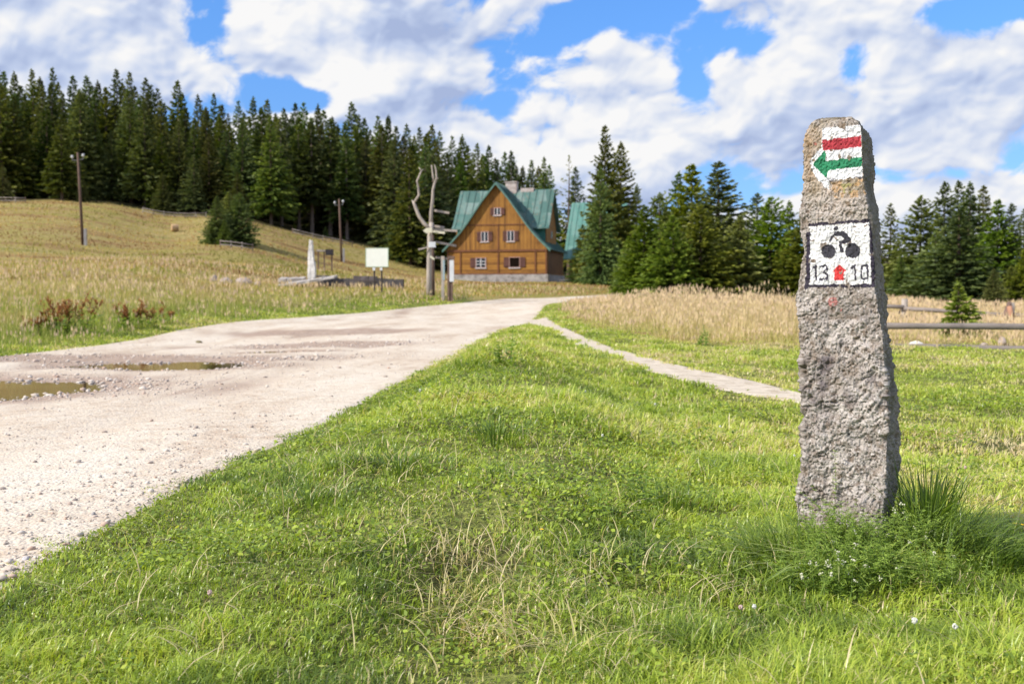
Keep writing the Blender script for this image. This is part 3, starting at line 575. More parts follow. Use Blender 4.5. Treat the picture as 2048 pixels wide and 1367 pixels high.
def panelled(pts, y0, y1, th, mat, parent, name, ribs=True):
    """a folded roof shell along Y over the profile pts (x, z)"""
    b = MB(); n = len(pts)
    low = []
    for i, (x, z) in enumerate(pts):
        a = pts[max(i - 1, 0)]; c = pts[min(i + 1, n - 1)]; d = Vector((c[0] - a[0], c[1] - a[1])).normalized(); low.append((x + d.y * th * (1 if True else -1), z - d.x * th))
    vs = [(x, y0, z) for x, z in pts] + [(x, y1, z) for x, z in pts] + [(x, y0, z) for x, z in low] + [(x, y1, z) for x, z in low]
    fs = []
    for i in range(n - 1):
        fs += [(i, i + 1, n + i + 1, n + i), (2 * n + i, 3 * n + i, 3 * n + i + 1, 2 * n + i + 1), (i, 2 * n + i, 2 * n + i + 1, i + 1), (n + i, n + i + 1, 3 * n + i + 1, 3 * n + i)]
    fs += [(0, n, 3 * n, 2 * n), (n - 1, 3 * n - 1, 4 * n - 1, 2 * n - 1)]
    b.add(vs, fs)
    if ribs:
        y = y0 + .35
        while y < y1:
            for i in range(n - 1):
                (xa, za), (xb, zb) = pts[i], pts[i + 1]; d = Vector((xb - xa, 0, zb - za)); L = d.length; d.normalize(); nn = Vector((-d.z, 0, d.x)) if d.x > 0 else Vector((d.z, 0, -d.x))
                if nn.z < 0: nn = -nn
                rot = Matrix((d, Vector((0, 1, 0)), d.cross(Vector((0, 1, 0))))).transposed()
                b.box(Vector(((xa + xb) / 2, y, (za + zb) / 2)) + nn * .03, (L, .035, .07), rot)
            y += .62
    return b.build(name, mat, parent)
def window(parent, X, z0, z1, w_, yf, kind, shut=(1, 1), normal='front', small=False):
    """a casement set in the front wall at y = yf; sub-parts: panes, sash bars, sill"""
    b = MB(); t = .07; y0 = yf - .06
    x0, x1 = X - w_ / 2, X + w_ / 2
    b.b2(x0 - t, x0, y0, yf + .02, z0 - t, z1 + t); b.b2(x1, x1 + t, y0, yf + .02, z0 - t, z1 + t); b.b2(x0, x1, y0, yf + .02, z1, z1 + t); b.b2(x0, x1, y0, yf + .02, z0 - t, z0)
    f = b.build('window', M_fram, parent)
    MB().b2(x0, x1, yf - .02, yf - .006, z0, z1).build('pane', M_glass if kind != 'open' else M_room_dark, f)  # open window: no glass, a flat sheet painted as the unlit room
    if kind != 'open':
        s = MB(); s.b2(X - .045, X + .045, y0 + .005, yf - .022, z0, z1)
        for k in ((1 / 3, 2 / 3) if kind == 'bars' else ()):
            z = z0 + (z1 - z0) * k
            s.b2(x0 + .05, X - .047, y0 + .012, yf - .022, z - .03, z + .03); s.b2(X + .047, x1 - .05, y0 + .012, yf - .022, z - .03, z + .03)
        s.b2(x0, x0 + .035, y0 + .005, yf - .022, z0, z1); s.b2(x1 - .035, x1, y0 + .005, yf - .022, z0, z1); s.build('sash', M_wht, f)
    MB().b2(x0 - .12, x1 + .12, y0 - .05, yf - .02, z0 - t - .07, z0 - t - .003).build('sill', M_wht, f)
    for sgn, on in ((-1, shut[0]), (1, shut[1])):
        if not on: continue
        sw = w_ * .52; xc = X + sgn * (w_ / 2 + t + .03 + sw / 2); q = MB(); nb = 4
        for k in range(nb): q.b2(xc - sw / 2 + sw * k / nb + .006, xc - sw / 2 + sw * (k + 1) / nb - .006, yf - .075, yf - .04, z0 - .03, z1 + .03)
        for zz in (z0 + .12, z1 - .12): q.b2(xc - sw / 2, xc + sw / 2, yf - .10, yf - .076, zz - .05, zz + .05)
        q.build('shutter', M_shut, parent)
ROOFP = [(0, 9.16), (1.40, 7.45), (3.05, 5.11), (3.72, 4.27), (4.55, 3.39), (5.55, 2.45)]
prof = [(-x, z) for x, z in ROOFP[::-1]] + ROOFP[1:]
lodge = thing('wooden_lodge', 'large brown timber lodge with steep green metal roof and shuttered windows', 'house', tuple(HOUSE), HYAW)
YB = 9.4
def inner(dx): return [(x * (1 - dx), z - .16) for x, z in ROOFP]
ins = [(min(x, 5.10), z - .14) for x, z in ROOFP]; ins[-1] = (5.10, 2.72)
up_ = [(-x, z) for x, z in ins[::-1]] + ins[1:]
up_ = [(-5.10, 2.36)] + up_ + [(5.10, 2.36)]
MB().prism(up_, 0, YB).build('gable', M_board, lodge)
MB().b2(-5.10, 5.10, .04, YB - .04, 0, 2.355).build('log_walls', M_log, lodge)
b = MB()                                              # bands, posts and corner boards of the front
for z, x_, h_ in ((4.94, 3.05, .12), (2.36, 5.14, .20), (.06, 5.14, .14)): b.b2(-x_, x_, -.05, -.004, z - h_ / 2, z + h_ / 2)
for x_ in (-3.75, .18, 3.98, 5.06, -5.06): b.b2(x_ - .07, x_ + .07, -.03, .036, .135, 2.255)
for x_ in (.18,): b.b2(x_ - .07, x_ + .07, -.035, -.003, 2.465, 4.875)
b.build('timber_band', M_beam, lodge)
MB().b2(5.104, 5.13, .6, YB - .3, .1, 2.3).build('side_wall', M_shade, lodge)
b = MB(); b.b2(-5.2, 5.25, -.10, YB + .1, -1.9, -.012)
b.build('plinth', M_ston, lodge)
window(lodge, .10, 5.95, 6.58, .62, 0, 'two', (1, 1)); window(lodge, -1.22, 3.34, 4.24, .68, 0, 'two'); window(lodge, 1.46, 3.34, 4.28, .68, 0, 'two')
window(lodge, -1.63, .72, 1.62, .98, 0.04, 'bars', (1, 0)); window(lodge, 1.85, .72, 1.66, .98, 0.04, 'open', (1, 1))
panelled(prof, -.42, YB + .4, .11, M_roof, lodge, 'roof')
b = MB()                                              # verge boards following the gable
for i in range(len(prof) - 1):
    (xa, za), (xb, zb) = prof[i], prof[i + 1]; b.add([(xa, -.45, za - .24), (xb, -.45, zb - .24), (xb, -.45, zb - .02), (xa, -.45, za - .02), (xa, -.423, za - .24), (xb, -.423, zb - .24), (xb, -.423, zb - .02), (xa, -.423, za - .02)], [(0, 1, 2, 3), (4, 7, 6, 5), (0, 4, 5, 1), (3, 2, 6, 7), (0, 3, 7, 4), (1, 5, 6, 2)])
b.build('verge_board', M_copp, lodge)
# cross wing: ridge runs left to right
YR, ZR = 4.4, 8.82; crossp = [(1.05, 4.72), (1.55, 5.15), (YR, ZR), (7.25, 5.15), (7.75, 4.72)]
b = MB(); th = .10; n = len(crossp)
def xshell(bm_, pr, x0, x1, th, ribs=.72):
    n = len(pr); vs = [(x0, y, z) for y, z in pr] + [(x1, y, z) for y, z in pr] + [(x0, y, z - th * 1.5) for y, z in pr] + [(x1, y, z - th * 1.5) for y, z in pr]; fs = []
    for i in range(n - 1): fs += [(i, i + 1, n + i + 1, n + i), (2 * n + i, 3 * n + i, 3 * n + i + 1, 2 * n + i + 1), (i, 2 * n + i, 2 * n + i + 1, i + 1), (n + i, n + i + 1, 3 * n + i + 1, 3 * n + i)]
    fs += [(0, n, 3 * n, 2 * n), (n - 1, 3 * n - 1, 4 * n - 1, 2 * n - 1)]; bm_.add(vs, fs)
    x = x0 + .3
    while x < x1 and ribs:
        for i in range(n - 1):
            (ya, za), (yb, zb) = pr[i], pr[i + 1]; d = Vector((0, yb - ya, zb - za)); L = d.length; d.normalize(); nn = Vector((0, -d.z, d.y)); 
            if nn.z < 0: nn = -nn
            rot = Matrix((Vector((1, 0, 0)), d, Vector((1, 0, 0)).cross(d))).transposed(); bm_.box(Vector((x, (ya + yb) / 2, (za + zb) / 2)) + nn * .03, (.035, L, .07), rot)
        x += ribs
xshell(b, crossp, -4.98, 5.12, .10); b.build('cross_roof', M_roof, lodge)
tri = [(1.7, 2.9), (1.7, 4.95), (YR, ZR - .17), (7.1, 4.95), (7.1, 2.9)]
for x0, x1 in ((-4.66, -4.58), (4.66, 4.74)):
    b = MB(); nn = len(tri); vs = [(x0, y, z) for y, z in tri] + [(x1, y, z) for y, z in tri]; b.add(vs, [tuple(range(nn)), tuple(range(2 * nn - 1, nn - 1, -1))] + [(i, i + nn, (i + 1) % nn + nn, (i + 1) % nn) for i in range(nn)]); b.build('dormer_gable', M_board, lodge)
MB().b2(-4.57, 4.65, 1.72, 7.08, 2.8, 4.9).build('dormer_front', M_gpan, lodge)
b = MB(); b.b2(4.741, 4.80, 3.9, 4.7, 3.75, 4.5); f = b.build('window', M_fram, lodge); MB().b2(4.801, 4.815, 4.0, 4.6, 3.83, 4.42).build('pane', M_glass, f); MB().b2(4.816, 4.83, 4.27, 4.33, 3.83, 4.42).build('sash', M_wht, f)
b = MB(); b.b2(-.05, 1.12, 4.1, 4.9, 8.0, 9.58); b.b2(-.13, 1.20, 4.02, 4.98, 9.581, 9.68); b.b2(1.55, 2.9, 4.2, 4.75, 8.4, 8.98); b.build('chimney', M_chim, lodge)
# rear house, mostly behind the big spruce
A2 = spot(1146, 113); an = thing('green_roofed_house', 'second timber house with pale green metal roof half hidden behind the tallest spruce', 'house', (A2.x, A2.y, 2.6), HYAW)
p2 = [(-1.2, 2.3), (0, 3.7), (.9, 5.0), (4.4, 9.0), (7.9, 5.0), (9, 3.7), (10.2, 2.3)]
b = MB(); xshell(b, p2, -.9, 5.6, .1, .62); b.build('roof', M_roof2, an)
tri = [(0.1, 0), (0.1, 3.5), (1.0, 4.75), (4.4, 8.7), (7.8, 4.75), (8.7, 3.5), (8.7, 0)]; b = MB(); nn = len(tri); vs = [(-.4, y, z) for y, z in tri] + [(5.2, y, z) for y, z in tri]
b.add(vs, [tuple(range(nn)), tuple(range(2 * nn - 1, nn - 1, -1))] + [(i, i + nn, (i + 1) % nn + nn, (i + 1) % nn) for i in range(nn)]); b.build('walls', M_board, an)
MB().b2(-.5, 5.3, .02, 8.8, -1.2, -.01).build('plinth', M_ston, an)
f = MB().b2(.5, 1.5, .03, .098, .8, 1.9).build('window', M_wht, an); MB().b2(.6, 1.4, .015, .028, .9, 1.8).build('pane', M_glass, f)
wl = thing('garden_wall', 'low dark stone wall running right from the lodge to the big spruce', 'wall', tuple(spot(1120, 99)), HYAW)
b = MB()
for k in range(16):
    for r in range(2): b.box((k * .42 + .2 * r, random.uniform(-.02, .02), -.2 + r * .36), (.40, .42, .34), jit=.02)
b.build('masonry', pmat('dark_masonry', (.10, .095, .10), var=.5), wl)
MB().b2(-.1, 6.9, -.26, .26, .347, .44).build('coping', pmat('coping_stone', (.17, .165, .17), var=.4), wl)
# ================================================================== SPRUCES
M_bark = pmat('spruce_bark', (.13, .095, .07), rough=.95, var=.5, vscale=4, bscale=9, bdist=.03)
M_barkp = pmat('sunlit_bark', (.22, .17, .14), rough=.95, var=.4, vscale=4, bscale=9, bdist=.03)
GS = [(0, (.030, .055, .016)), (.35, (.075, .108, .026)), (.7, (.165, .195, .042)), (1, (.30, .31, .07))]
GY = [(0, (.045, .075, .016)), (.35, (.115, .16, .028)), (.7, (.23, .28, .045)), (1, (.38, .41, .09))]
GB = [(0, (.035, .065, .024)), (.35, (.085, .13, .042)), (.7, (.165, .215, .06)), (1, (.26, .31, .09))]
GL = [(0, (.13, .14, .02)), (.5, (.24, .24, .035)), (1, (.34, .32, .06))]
M_needle = leafmat('spruce_needles', GS, trans=.24, rough=.55, objvar=.75); M_needley = leafmat('young_spruce_needles', GY, trans=.28, rough=.55, objvar=.5)
M_needleb = leafmat('blue_spruce_needles', GB, trans=.24, rough=.55, objvar=.4); M_larch = leafmat('larch_needles', GL, trans=.3, rough=.6)
def spruce_mesh(seed, Ht, Rb, start, whorls, nb, pts, sprays, pw=.85, droop=.28, spl=.42, spw=.13, gap=.12, lopside=.2, wild=.25):
    r = np.random.default_rng(seed); V = []; T = []; base = 0
    zs = start + (1 - start) * (np.arange(whorls) + r.uniform(-.3, .3, whorls)) / whorls
    zs = np.clip(zs, start, .985); las = r.uniform(0, 6.28); out = []; tt = []
    ph = r.uniform(0, 6.28)
    for z in zs:
        u = (z - start) / (1 - start); prof_ = (1 - u) ** pw * (1 - .30 * math.exp(-u / .04)) + .012
        n = max(3, int(round(nb * (.45 + .55 * (1 - u)) + r.uniform(-1, 1)))); wr = r.uniform(.82, 1.12)
        for a in r.uniform(0, 6.28) + np.arange(n) * 6.283 / n + r.uniform(-.35, .35, n):
            if r.random() < gap: continue
            zj = min(.985, max(start * .8, z + r.uniform(-.55, .55) * (1 - start) / whorls * 1.6))
            L = Rb * prof_ * wr * r.uniform(1 - wild, 1 + wild * .6) * (1 + lopside * math.cos(a - las))
            if L < .05: L = .05
            elv = R_(-14) + R_(52) * u ** 1.4 + r.uniform(-.12, .12); k = max(2, int(pts * (.35 + .65 * L / Rb)))
            s = np.sort(r.uniform(.12, 1.0, k)); dr = droop * (1 - u)
            x = s * L * math.cos(elv); zz = zj * Ht + s * L * math.sin(elv) - dr * L * s ** 2 * 1.0 + .16 * L * s ** 4
            da = np.array([math.cos(a), math.sin(a)]); lt = np.array([-da[1], da[0]])
            br_t = r.uniform(-.18, .18)
            for j in range(k):
                for q in range(sprays):
                    sd = r.choice([-1, 1]); sp_ = r.uniform(.2, 1.15) * sd * (1.05 - .6 * s[j]); l = spl * (1 - .5 * u) * r.uniform(.55, 1.25) * (.55 + .45 * min(1, L / Rb * 1.4)) * (1.1 - .35 * s[j])
                    dv = da * math.cos(sp_) + lt * math.sin(sp_); p0 = np.array([da[0] * x[j], da[1] * x[j], zz[j]]) + r.uniform(-.04, .04, 3) * Ht / 15
                    dn = np.array([dv[0], dv[1], -r.uniform(.05, .75) * (1 - u * .7) + u * .25]); dn /= np.linalg.norm(dn)
                    wv = np.cross(dn, r.normal(0, 1, 3) + [0, 0, .6]); wv /= np.linalg.norm(wv) + 1e-9; wv *= spw * (1 - .4 * u) * r.uniform(.7, 1.3) * .5
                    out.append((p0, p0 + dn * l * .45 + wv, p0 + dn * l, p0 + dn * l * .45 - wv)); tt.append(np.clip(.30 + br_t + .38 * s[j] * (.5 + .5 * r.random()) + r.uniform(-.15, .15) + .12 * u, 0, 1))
    # leader
    for k in range(14):
        a = r.uniform(0, 6.28); p0 = np.array([0, 0, Ht * (.955 + .003 * k)]); dn = np.array([math.cos(a) * .5, math.sin(a) * .5, .9]); wv = np.cross(dn, [.3, .2, 1]); wv *= spw * .35 / np.linalg.norm(wv)
        out.append((p0, p0 + dn * .12 + wv, p0 + dn * .3 * Ht / 15, p0 + dn * .12 - wv)); tt.append(.5)
    V = np.array(out).reshape(-1, 3); Q = np.arange(len(V)).reshape(-1, 4)
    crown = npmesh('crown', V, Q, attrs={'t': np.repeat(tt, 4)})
    t = MB(); rb = Ht * .013 + .03; t.tube([(r.uniform(-.01, .01) * Ht * .3, r.uniform(-.01, .01) * Ht * .3, z * Ht) for z in (-.06, .0, .04, .2, .4, .6, .8, .97)], [rb * 1.5, rb * 1.25, rb, rb * .85, rb * .68, rb * .5, rb * .28, rb * .05], 8)
    for k in range(int(14 * start / .1) if start > .1 else 0):      # dead snags under the crown
        z = r.uniform(.06, start * 1.1) * Ht; a = r.uniform(0, 6.28); L = r.uniform(.3, 1.0)
        t.tube([(0, 0, z), (math.cos(a) * L, math.sin(a) * L, z - .15 * L)], [.025, .008], 4)
    return crown, t.mesh('trunk')
PRO = {}
def proto(key, mat, bark, *a, **k):
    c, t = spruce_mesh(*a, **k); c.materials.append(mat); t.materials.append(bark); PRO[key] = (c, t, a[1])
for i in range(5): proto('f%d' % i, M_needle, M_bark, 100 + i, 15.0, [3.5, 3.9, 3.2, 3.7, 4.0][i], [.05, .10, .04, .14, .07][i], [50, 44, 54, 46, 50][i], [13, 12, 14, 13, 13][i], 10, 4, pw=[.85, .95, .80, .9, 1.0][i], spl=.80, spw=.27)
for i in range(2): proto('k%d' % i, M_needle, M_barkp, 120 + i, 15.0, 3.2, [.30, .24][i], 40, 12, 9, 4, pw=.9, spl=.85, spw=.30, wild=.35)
for i in range(3): proto('b%d' % i, M_needley, M_bark, 130 + i, 6.5, 2.3, .02, 42, 16, 12, 4, pw=[.9, .75, 1.0][i], droop=.12, spl=.42, spw=.15, wild=.3, gap=.08)
for i in range(2): proto('s%d' % i, M_needleb, M_bark, 140 + i, 7.5, 2.4, .03, 44, 16, 12, 4, pw=[.85, 1.0][i], droop=.22, spl=.40, spw=.14)
proto('t0', M_needle, M_bark, 150, 12.5, 3.0, .06, 58, 14, 13, 4, pw=.85, droop=.25, spl=.60, spw=.20, wild=.35, gap=.10)
proto('t1', M_needle, M_bark, 151, 12.5, 3.1, .05, 54, 14, 13, 4, pw=.8, droop=.25, spl=.60, spw=.20, wild=.3)
proto('y0', leafmat('bright_spruce_needles', [(0, (.12, .18, .03)), (.5, (.24, .31, .045)), (1, (.38, .42, .09))], trans=.3), M_bark, 160, 1.25, .46, .02, 20, 12, 12, 4, pw=1.0, droop=.0, spl=.19, spw=.05, gap=.0)
proto('l0', M_larch, M_bark, 170, 14.0, 2.5, .1, 26, 8, 7, 3, pw=.7, droop=.1, spl=.5, spw=.18, gap=.3)
NTREE = [0]
def tree(key, x, y, topz=None, height=None, label=None, cat='spruce', group=None, name='spruce', wide=1.0, base=None, sink=0):
    c, t, h0 = PRO[key]; z = (Hs(x, y) if base is None else base) - sink; hh = (topz - z) if topz is not None else height; s = hh / h0
    e = thing(name, label, cat, (x, y, z), random.uniform(0, 6.28), group); e.scale = (s * wide, s * wide, s)
    for nm, me in (('crown', c), ('trunk', t)): o = bpy.data.objects.new(nm, me); COL.objects.link(o); o.parent = e
    NTREE[0] += 1; return e
def tpx(key, px, top, d, label=None, group=None, **k):
    x = (px - 1024) / FPX * d; return tree(key, x, d, topz=at(px, top, d)[2], label=label, group=group, **k)
# skyline of the hillside forest: crown tops read from the ridge line, left to right
SKY = [(-20, 130), (4, 125), (40, 142), (75, 137), (115, 133), (155, 150), (182, 150), (205, 160), (242, 137), (268, 142), (300, 155), (322, 175), (363, 160), (402, 188), (434, 185), (450, 208), (482, 200), (512, 192), (540, 198), (572, 214), (595, 205), (612, 203), (640, 207), (668, 232), (706, 203), (732, 235), (758, 230), (779, 228), (815, 247), (840, 252), (866, 248), (905, 270), (925, 268), (955, 285), (978, 290), (1010, 303), (1022, 300), (1045, 330), (1063, 318), (1088, 312), (1150, 332), (1112, 338)]
ORD = ['first', 'second', 'third', 'fourth', 'fifth', 'sixth', 'seventh', 'eighth', 'ninth', 'tenth', 'eleventh', 'twelfth', 'thirteenth', 'fourteenth', 'fifteenth', 'sixteenth', 'seventeenth', 'eighteenth', 'nineteenth', 'twentieth', 'twenty-first', 'twenty-second', 'twenty-third', 'twenty-fourth', 'twenty-fifth', 'twenty-sixth', 'twenty-seventh', 'twenty-eighth', 'twenty-ninth', 'thirtieth']
ZONES = [(-900, 150, 'left of the taller pole'), (150, 345, 'between taller pole and hay bale'), (345, 505, 'behind the meadow thicket'), (505, 690, 'between thicket and shorter pole'), (690, 860, 'between shorter pole and forked signpost'), (860, 3000, 'above the timber lodge')]
rows_ = []
def px_of(x, y): return 1024 + x / y * FPX
for i, (px, top) in enumerate(SKY):
    if px == 1112: continue
    d = random.uniform(136, 150) if px < 860 else random.uniform(128, 140)
    rows_.append(('skyline', 'f%d' % (i % 5) if i % 6 else 'k%d' % (i % 2), px, top + 2, d, random.uniform(.75, .95)))
def edge_d(px): return float(np.interp(px, [-200, 0, 250, 420, 560, 700, 780, 850, 900, 960, 1120], [114, 115, 115, 117, 119, 121, 121, 115, 114, 118, 120]))
def toppx(px): return float(np.interp(px, [p for p, _ in sorted(SKY)], [t for _, t in sorted(SKY)]))
sk = sorted(SKY)
skx = np.array([a for a, _ in sk], float); skt = np.convolve(np.pad([b for _, b in sk], 2, 'edge'), np.ones(5) / 5, 'valid')
px = -60
for i_, (px_, top_) in enumerate(SKY):
    if px_ < 1100 and px_ != 1137: rows_.append(('rear row', 'f%d' % ((i_ * 2 + 1) % 5), px_ + random.uniform(9, 16), top_ + random.uniform(14, 34), random.uniform(150, 160), random.uniform(.9, 1.1)))
k = 0
while px < 1100:                                        # middle rows, tops below the skyline
    d = edge_d(px) + random.uniform(9, 16); rows_.append(('middle row', 'f%d' % random.randrange(5), px, float(np.interp(px, skx, skt)) + random.uniform(18, 55), d, random.uniform(.9, 1.15))); px += random.uniform(17, 27)
px = -50
while px < 905:                                         # front row along the meadow
    d = edge_d(px) + random.uniform(1, 6); bare = 500 < px < 800 and random.random() < .62
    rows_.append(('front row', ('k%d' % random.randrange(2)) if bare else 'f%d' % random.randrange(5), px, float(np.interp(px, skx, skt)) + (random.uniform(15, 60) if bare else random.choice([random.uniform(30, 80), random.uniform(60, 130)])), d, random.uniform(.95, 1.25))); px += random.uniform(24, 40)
for px, top, d in ((12, 330, 112), (172, 355, 113), (330, 345, 116), (392, 310, 117), (478, 345, 113), (130, 230, 114), (545, 235, 117), (460, 320, 119), (820, 300, 110), (800, 380, 111), (866, 300, 112), (880, 400, 113)): rows_.append(('front row', 'f%d' % random.randrange(5), px, top, d, random.uniform(1.0, 1.3)))
for zone0, zone1, where in ZONES:
    for row, adj in (('skyline', 'tall skyline spruce'), ('rear row', 'rear row spruce'), ('middle row', 'dark middle row spruce'), ('front row', 'front row spruce')):
        sel = sorted([r for r in rows_ if r[0] == row and zone0 <= r[2] < zone1], key=lambda r: r[2])
        for i, (_, key, px, top, d, wd) in enumerate(sel):
                        tpx(key, px, top, d, f'{ORD[i]} {adj} from the left, {where}', group='spruces of the hillside forest', wide=wd)
for px, top, d in ((590, 445, 121), (652, 452, 120), (690, 470, 119)): tpx('b%d' % random.randrange(3), px, top, d, {590: 'small young spruce among bare trunks directly above the standing stone', 652: 'small young spruce among bare trunks just left of the shorter utility pole', 690: 'small young spruce among bare trunks just right of the shorter utility pole'}[px], group='young spruces under the forest edge')
tpx('l0', 1137, 312, 126, 'pale yellow green larch behind the lodge, left of the tallest spruce', cat='larch', name='larch')
# thicket on the meadow
for key, px, top, d, lb in (('b0', 436, 393, 90, 'left spruce of the dense round thicket on the meadow'), ('b1', 482, 386, 91.5, 'right taller spruce of the dense round thicket on the meadow'), ('b2', 460, 384, 92.5, 'rear middle spruce of the dense round thicket on the meadow'), ('b0', 450, 440, 89, 'low bright spruce in front of the round meadow thicket')):
    tpx(key, px, top, d, lb, group='spruces of the meadow thicket', wide=1.32 if px != 450 else 1.1)
# the big spruce beside the lodge and its neighbours, then the belt across the right of the picture
RT = [('t0', 1208, 252, 76, 'tallest dark spruce right of the lodge with ragged pointed top', .84), ('t1', 1240, 285, 78, 'second tall dark spruce close behind the tallest one right of the lodge', .95),
    ('s0', 1200, 335, 72, 'lighter green spruce in front of the tallest spruce beside the lodge', .72), ('f2', 1272, 368, 84, 'slim dark spruce just right of the two tallest spruces', .8),
    ('b0', 1288, 420, 50, 'broad bright spruce at the left end of the right hand belt', 1.0), ('b1', 1318, 395, 56, 'pointed green spruce second from the left in the right hand belt', .9), ('s1', 1355, 352, 62, 'narrow topped spruce left of the high pair in the belt', .85),
    ('b2', 1382, 338, 58, 'high bushy spruce in the centre of the belt, left of the spiky one', 1.0), ('t0', 1434, 332, 54, 'spiky tall spruce with thin leader in the middle of the belt', 1.35), ('b1', 1400, 420, 49, 'low bushy spruce between the two high ones of the belt', 1.1),
    ('b0', 1345, 440, 48, 'low wide spruce in front of the belt near the straw grass', 1.1), ('b2', 1478, 440, 50, 'low spruce filling the belt right of the spiky one', 1.1), ('s0', 1512, 395, 56, 'pointed spruce right of the gap in the belt', 1.0), ('b1', 1540, 402, 52, 'bushy spruce with double top left of the stone post', 1.0),
    ('s1', 1576, 410, 54, 'spruce whose right side touches the stone post outline', .95), ('b0', 1605, 430, 50, 'spruce half hidden by the left edge of the stone post', 1.0), ('b2', 1252, 480, 60, 'small spruce under the two tallest spruces', .9),
    ('f1', 1778, 415, 68, 'narrow dark spruce just right of the stone post', .9), ('b1', 1838, 400, 58, 'bright cone shaped spruce right of the narrow dark one', .95), ('b0', 1868, 470, 55, 'low spruce between the bright cone and the broad one', 1.0),
    ('s0', 1884, 372, 64, 'tall spruce at the left of the big right hand group', .85), ('f3', 1912, 370, 68, 'tall spruce second in the big right hand group', .9), ('s1', 1935, 372, 66, 'tall spruce third in the big right hand group', .9), ('f0', 1962, 380, 68, 'tall spruce at the right of the big group with hidden foot', .9),
    ('s1', 1915, 425, 52, 'broad blue green spruce in front of the big right hand group', 1.5), ('b2', 1992, 408, 62, 'pointed spruce right of the broad blue green one', .9), ('s0', 2018, 415, 62, 'slim spruce second from the right edge of the photo', .8), ('f4', 2045, 425, 66, 'spruce cut by the right edge of the photo', 1.0),
    ('b0', 1985, 545, 48, 'waist high young spruce under the right hand group', .9), ('b1', 2020, 540, 50, 'small young spruce near the right edge behind the fence', .9), ('b2', 2050, 500, 50, 'medium bushy spruce at the right edge behind the fence', 1.1), ('s1', 1800, 520, 55, 'small spruce right of the stone post in front of the dark one', 1.0),
    ('b0', 2110, 440, 55, 'bushy spruce outside the right edge of the photo', 1.0), ('s0', 2190, 430, 56, 'blue green spruce further outside the right edge', 1.0), ('f1', 1660, 420, 60, 'dark spruce directly behind the stone post', 1.0), ('f2', 1710, 430, 62, 'second dark spruce directly behind the stone post', 1.0),
    ('b0', 1640, 470, 52, 'bushy spruce directly behind the stone post', 1.0)]
for key, px, top, d, lb, wd in RT: tpx(key, px, top - (8 if px > 1280 else 0), d - (4 if px > 1280 else 0), lb, group='spruces right of the lodge', wide=wd * (1.05 if px < 1280 else 1.38))
# far belt closing the view on the right
px = 1165; i = 0
BZ = [(1165, 1480, 'left part'), (1480, 1780, 'middle part'), (1780, 2300, 'right part')]
FB = []
while px < 2230:
    FB.append((px, random.uniform(492, 520) if px > 1250 else random.uniform(430, 470), random.uniform(86, 100))); px += random.uniform(15, 22)
for a, b_z, nm in BZ:
    for i, (px, top, d) in enumerate([f for f in FB if a <= f[0] < b_z]):
        tpx('f%d' % random.randrange(5), px, top, d, f'{ORD[i]} low far spruce from the left behind the {nm} of the belt', group='far spruces closing the clearing', wide=1.5)
# young spruce by the fence
y = ground(1915, 672); tree('y0', y[0], y[1], height=abs(at(1915, 565, y[1])[2] - y[2]), label='bright little spruce standing alone between the two rail fences', name='young_spruce', wide=1.2)
# ================================================================== POLES, SIGNS, FENCES, STONES
M_pole = pmat('tarred_pole', (.12, .075, .055), var=.4); M_iron = pmat('grey_iron', (.35, .36, .38), rough=.5, metal=.5); M_porc = pmat('porcelain', (.75, .77, .80), rough=.3)
M_conc = pmat('weathered_concrete', (.36, .34, .33), var=.4); M_grayw = pmat('silver_wood', (.40, .345, .30), var=.35, vscale=6, stretch=(1, 1, .3)); M_railw = pmat('grey_rail_wood', (.24, .205, .185), var=.4, vscale=5, stretch=(.3, 1, 1))
M_brnw = pmat('brown_wood', (.17, .11, .085), var=.4, vscale=5); M_redw = pmat('reddish_wood', (.36, .19, .12), var=.4)
def pole(px, top, foot, d, label):
    b = spot(px, d); h = at(px, top, d)[2] - b.z; e = thing('utility_pole', label, 'utility pole', tuple(b), .2, 'utility poles on the meadow'); lean = .035 * h * (-1)
    MB().tube([(0, 0, -.3), (lean * .5, 0, h * .5), (lean, 0, h)], [.12, .105, .085], 10).build('pole', M_pole, e, True)
    MB().box((.20, -.02, .55), (.20, .24, 1.5)).build('footing', M_conc, e, bevel=.02)
    br = MB(); br.tube([(lean - .42, 0, h - .45), (lean - .42, 0, h - .62), (lean, 0, h - .62), (lean + .40, 0, h - .50), (lean + .40, 0, h - .30)], .025, 6); br.build('bracket', M_iron, e)
    for x, z in ((lean - .42, h - .35), (lean + .40, h - .20)):
        MB().tube([(x, 0, z - .12), (x, 0, z - .06), (x, 0, z), (x, 0, z + .03), (x, 0, z + .10)], [.05, .13, .07, .12, .06], 10).build('insulator', M_porc, e, True)
pole(168, 305, 492, 80, 'taller dark wooden utility pole with two white insulators at the left')
pole(684, 398, 530, 100, 'shorter dark wooden utility pole in front of the forest trunks')
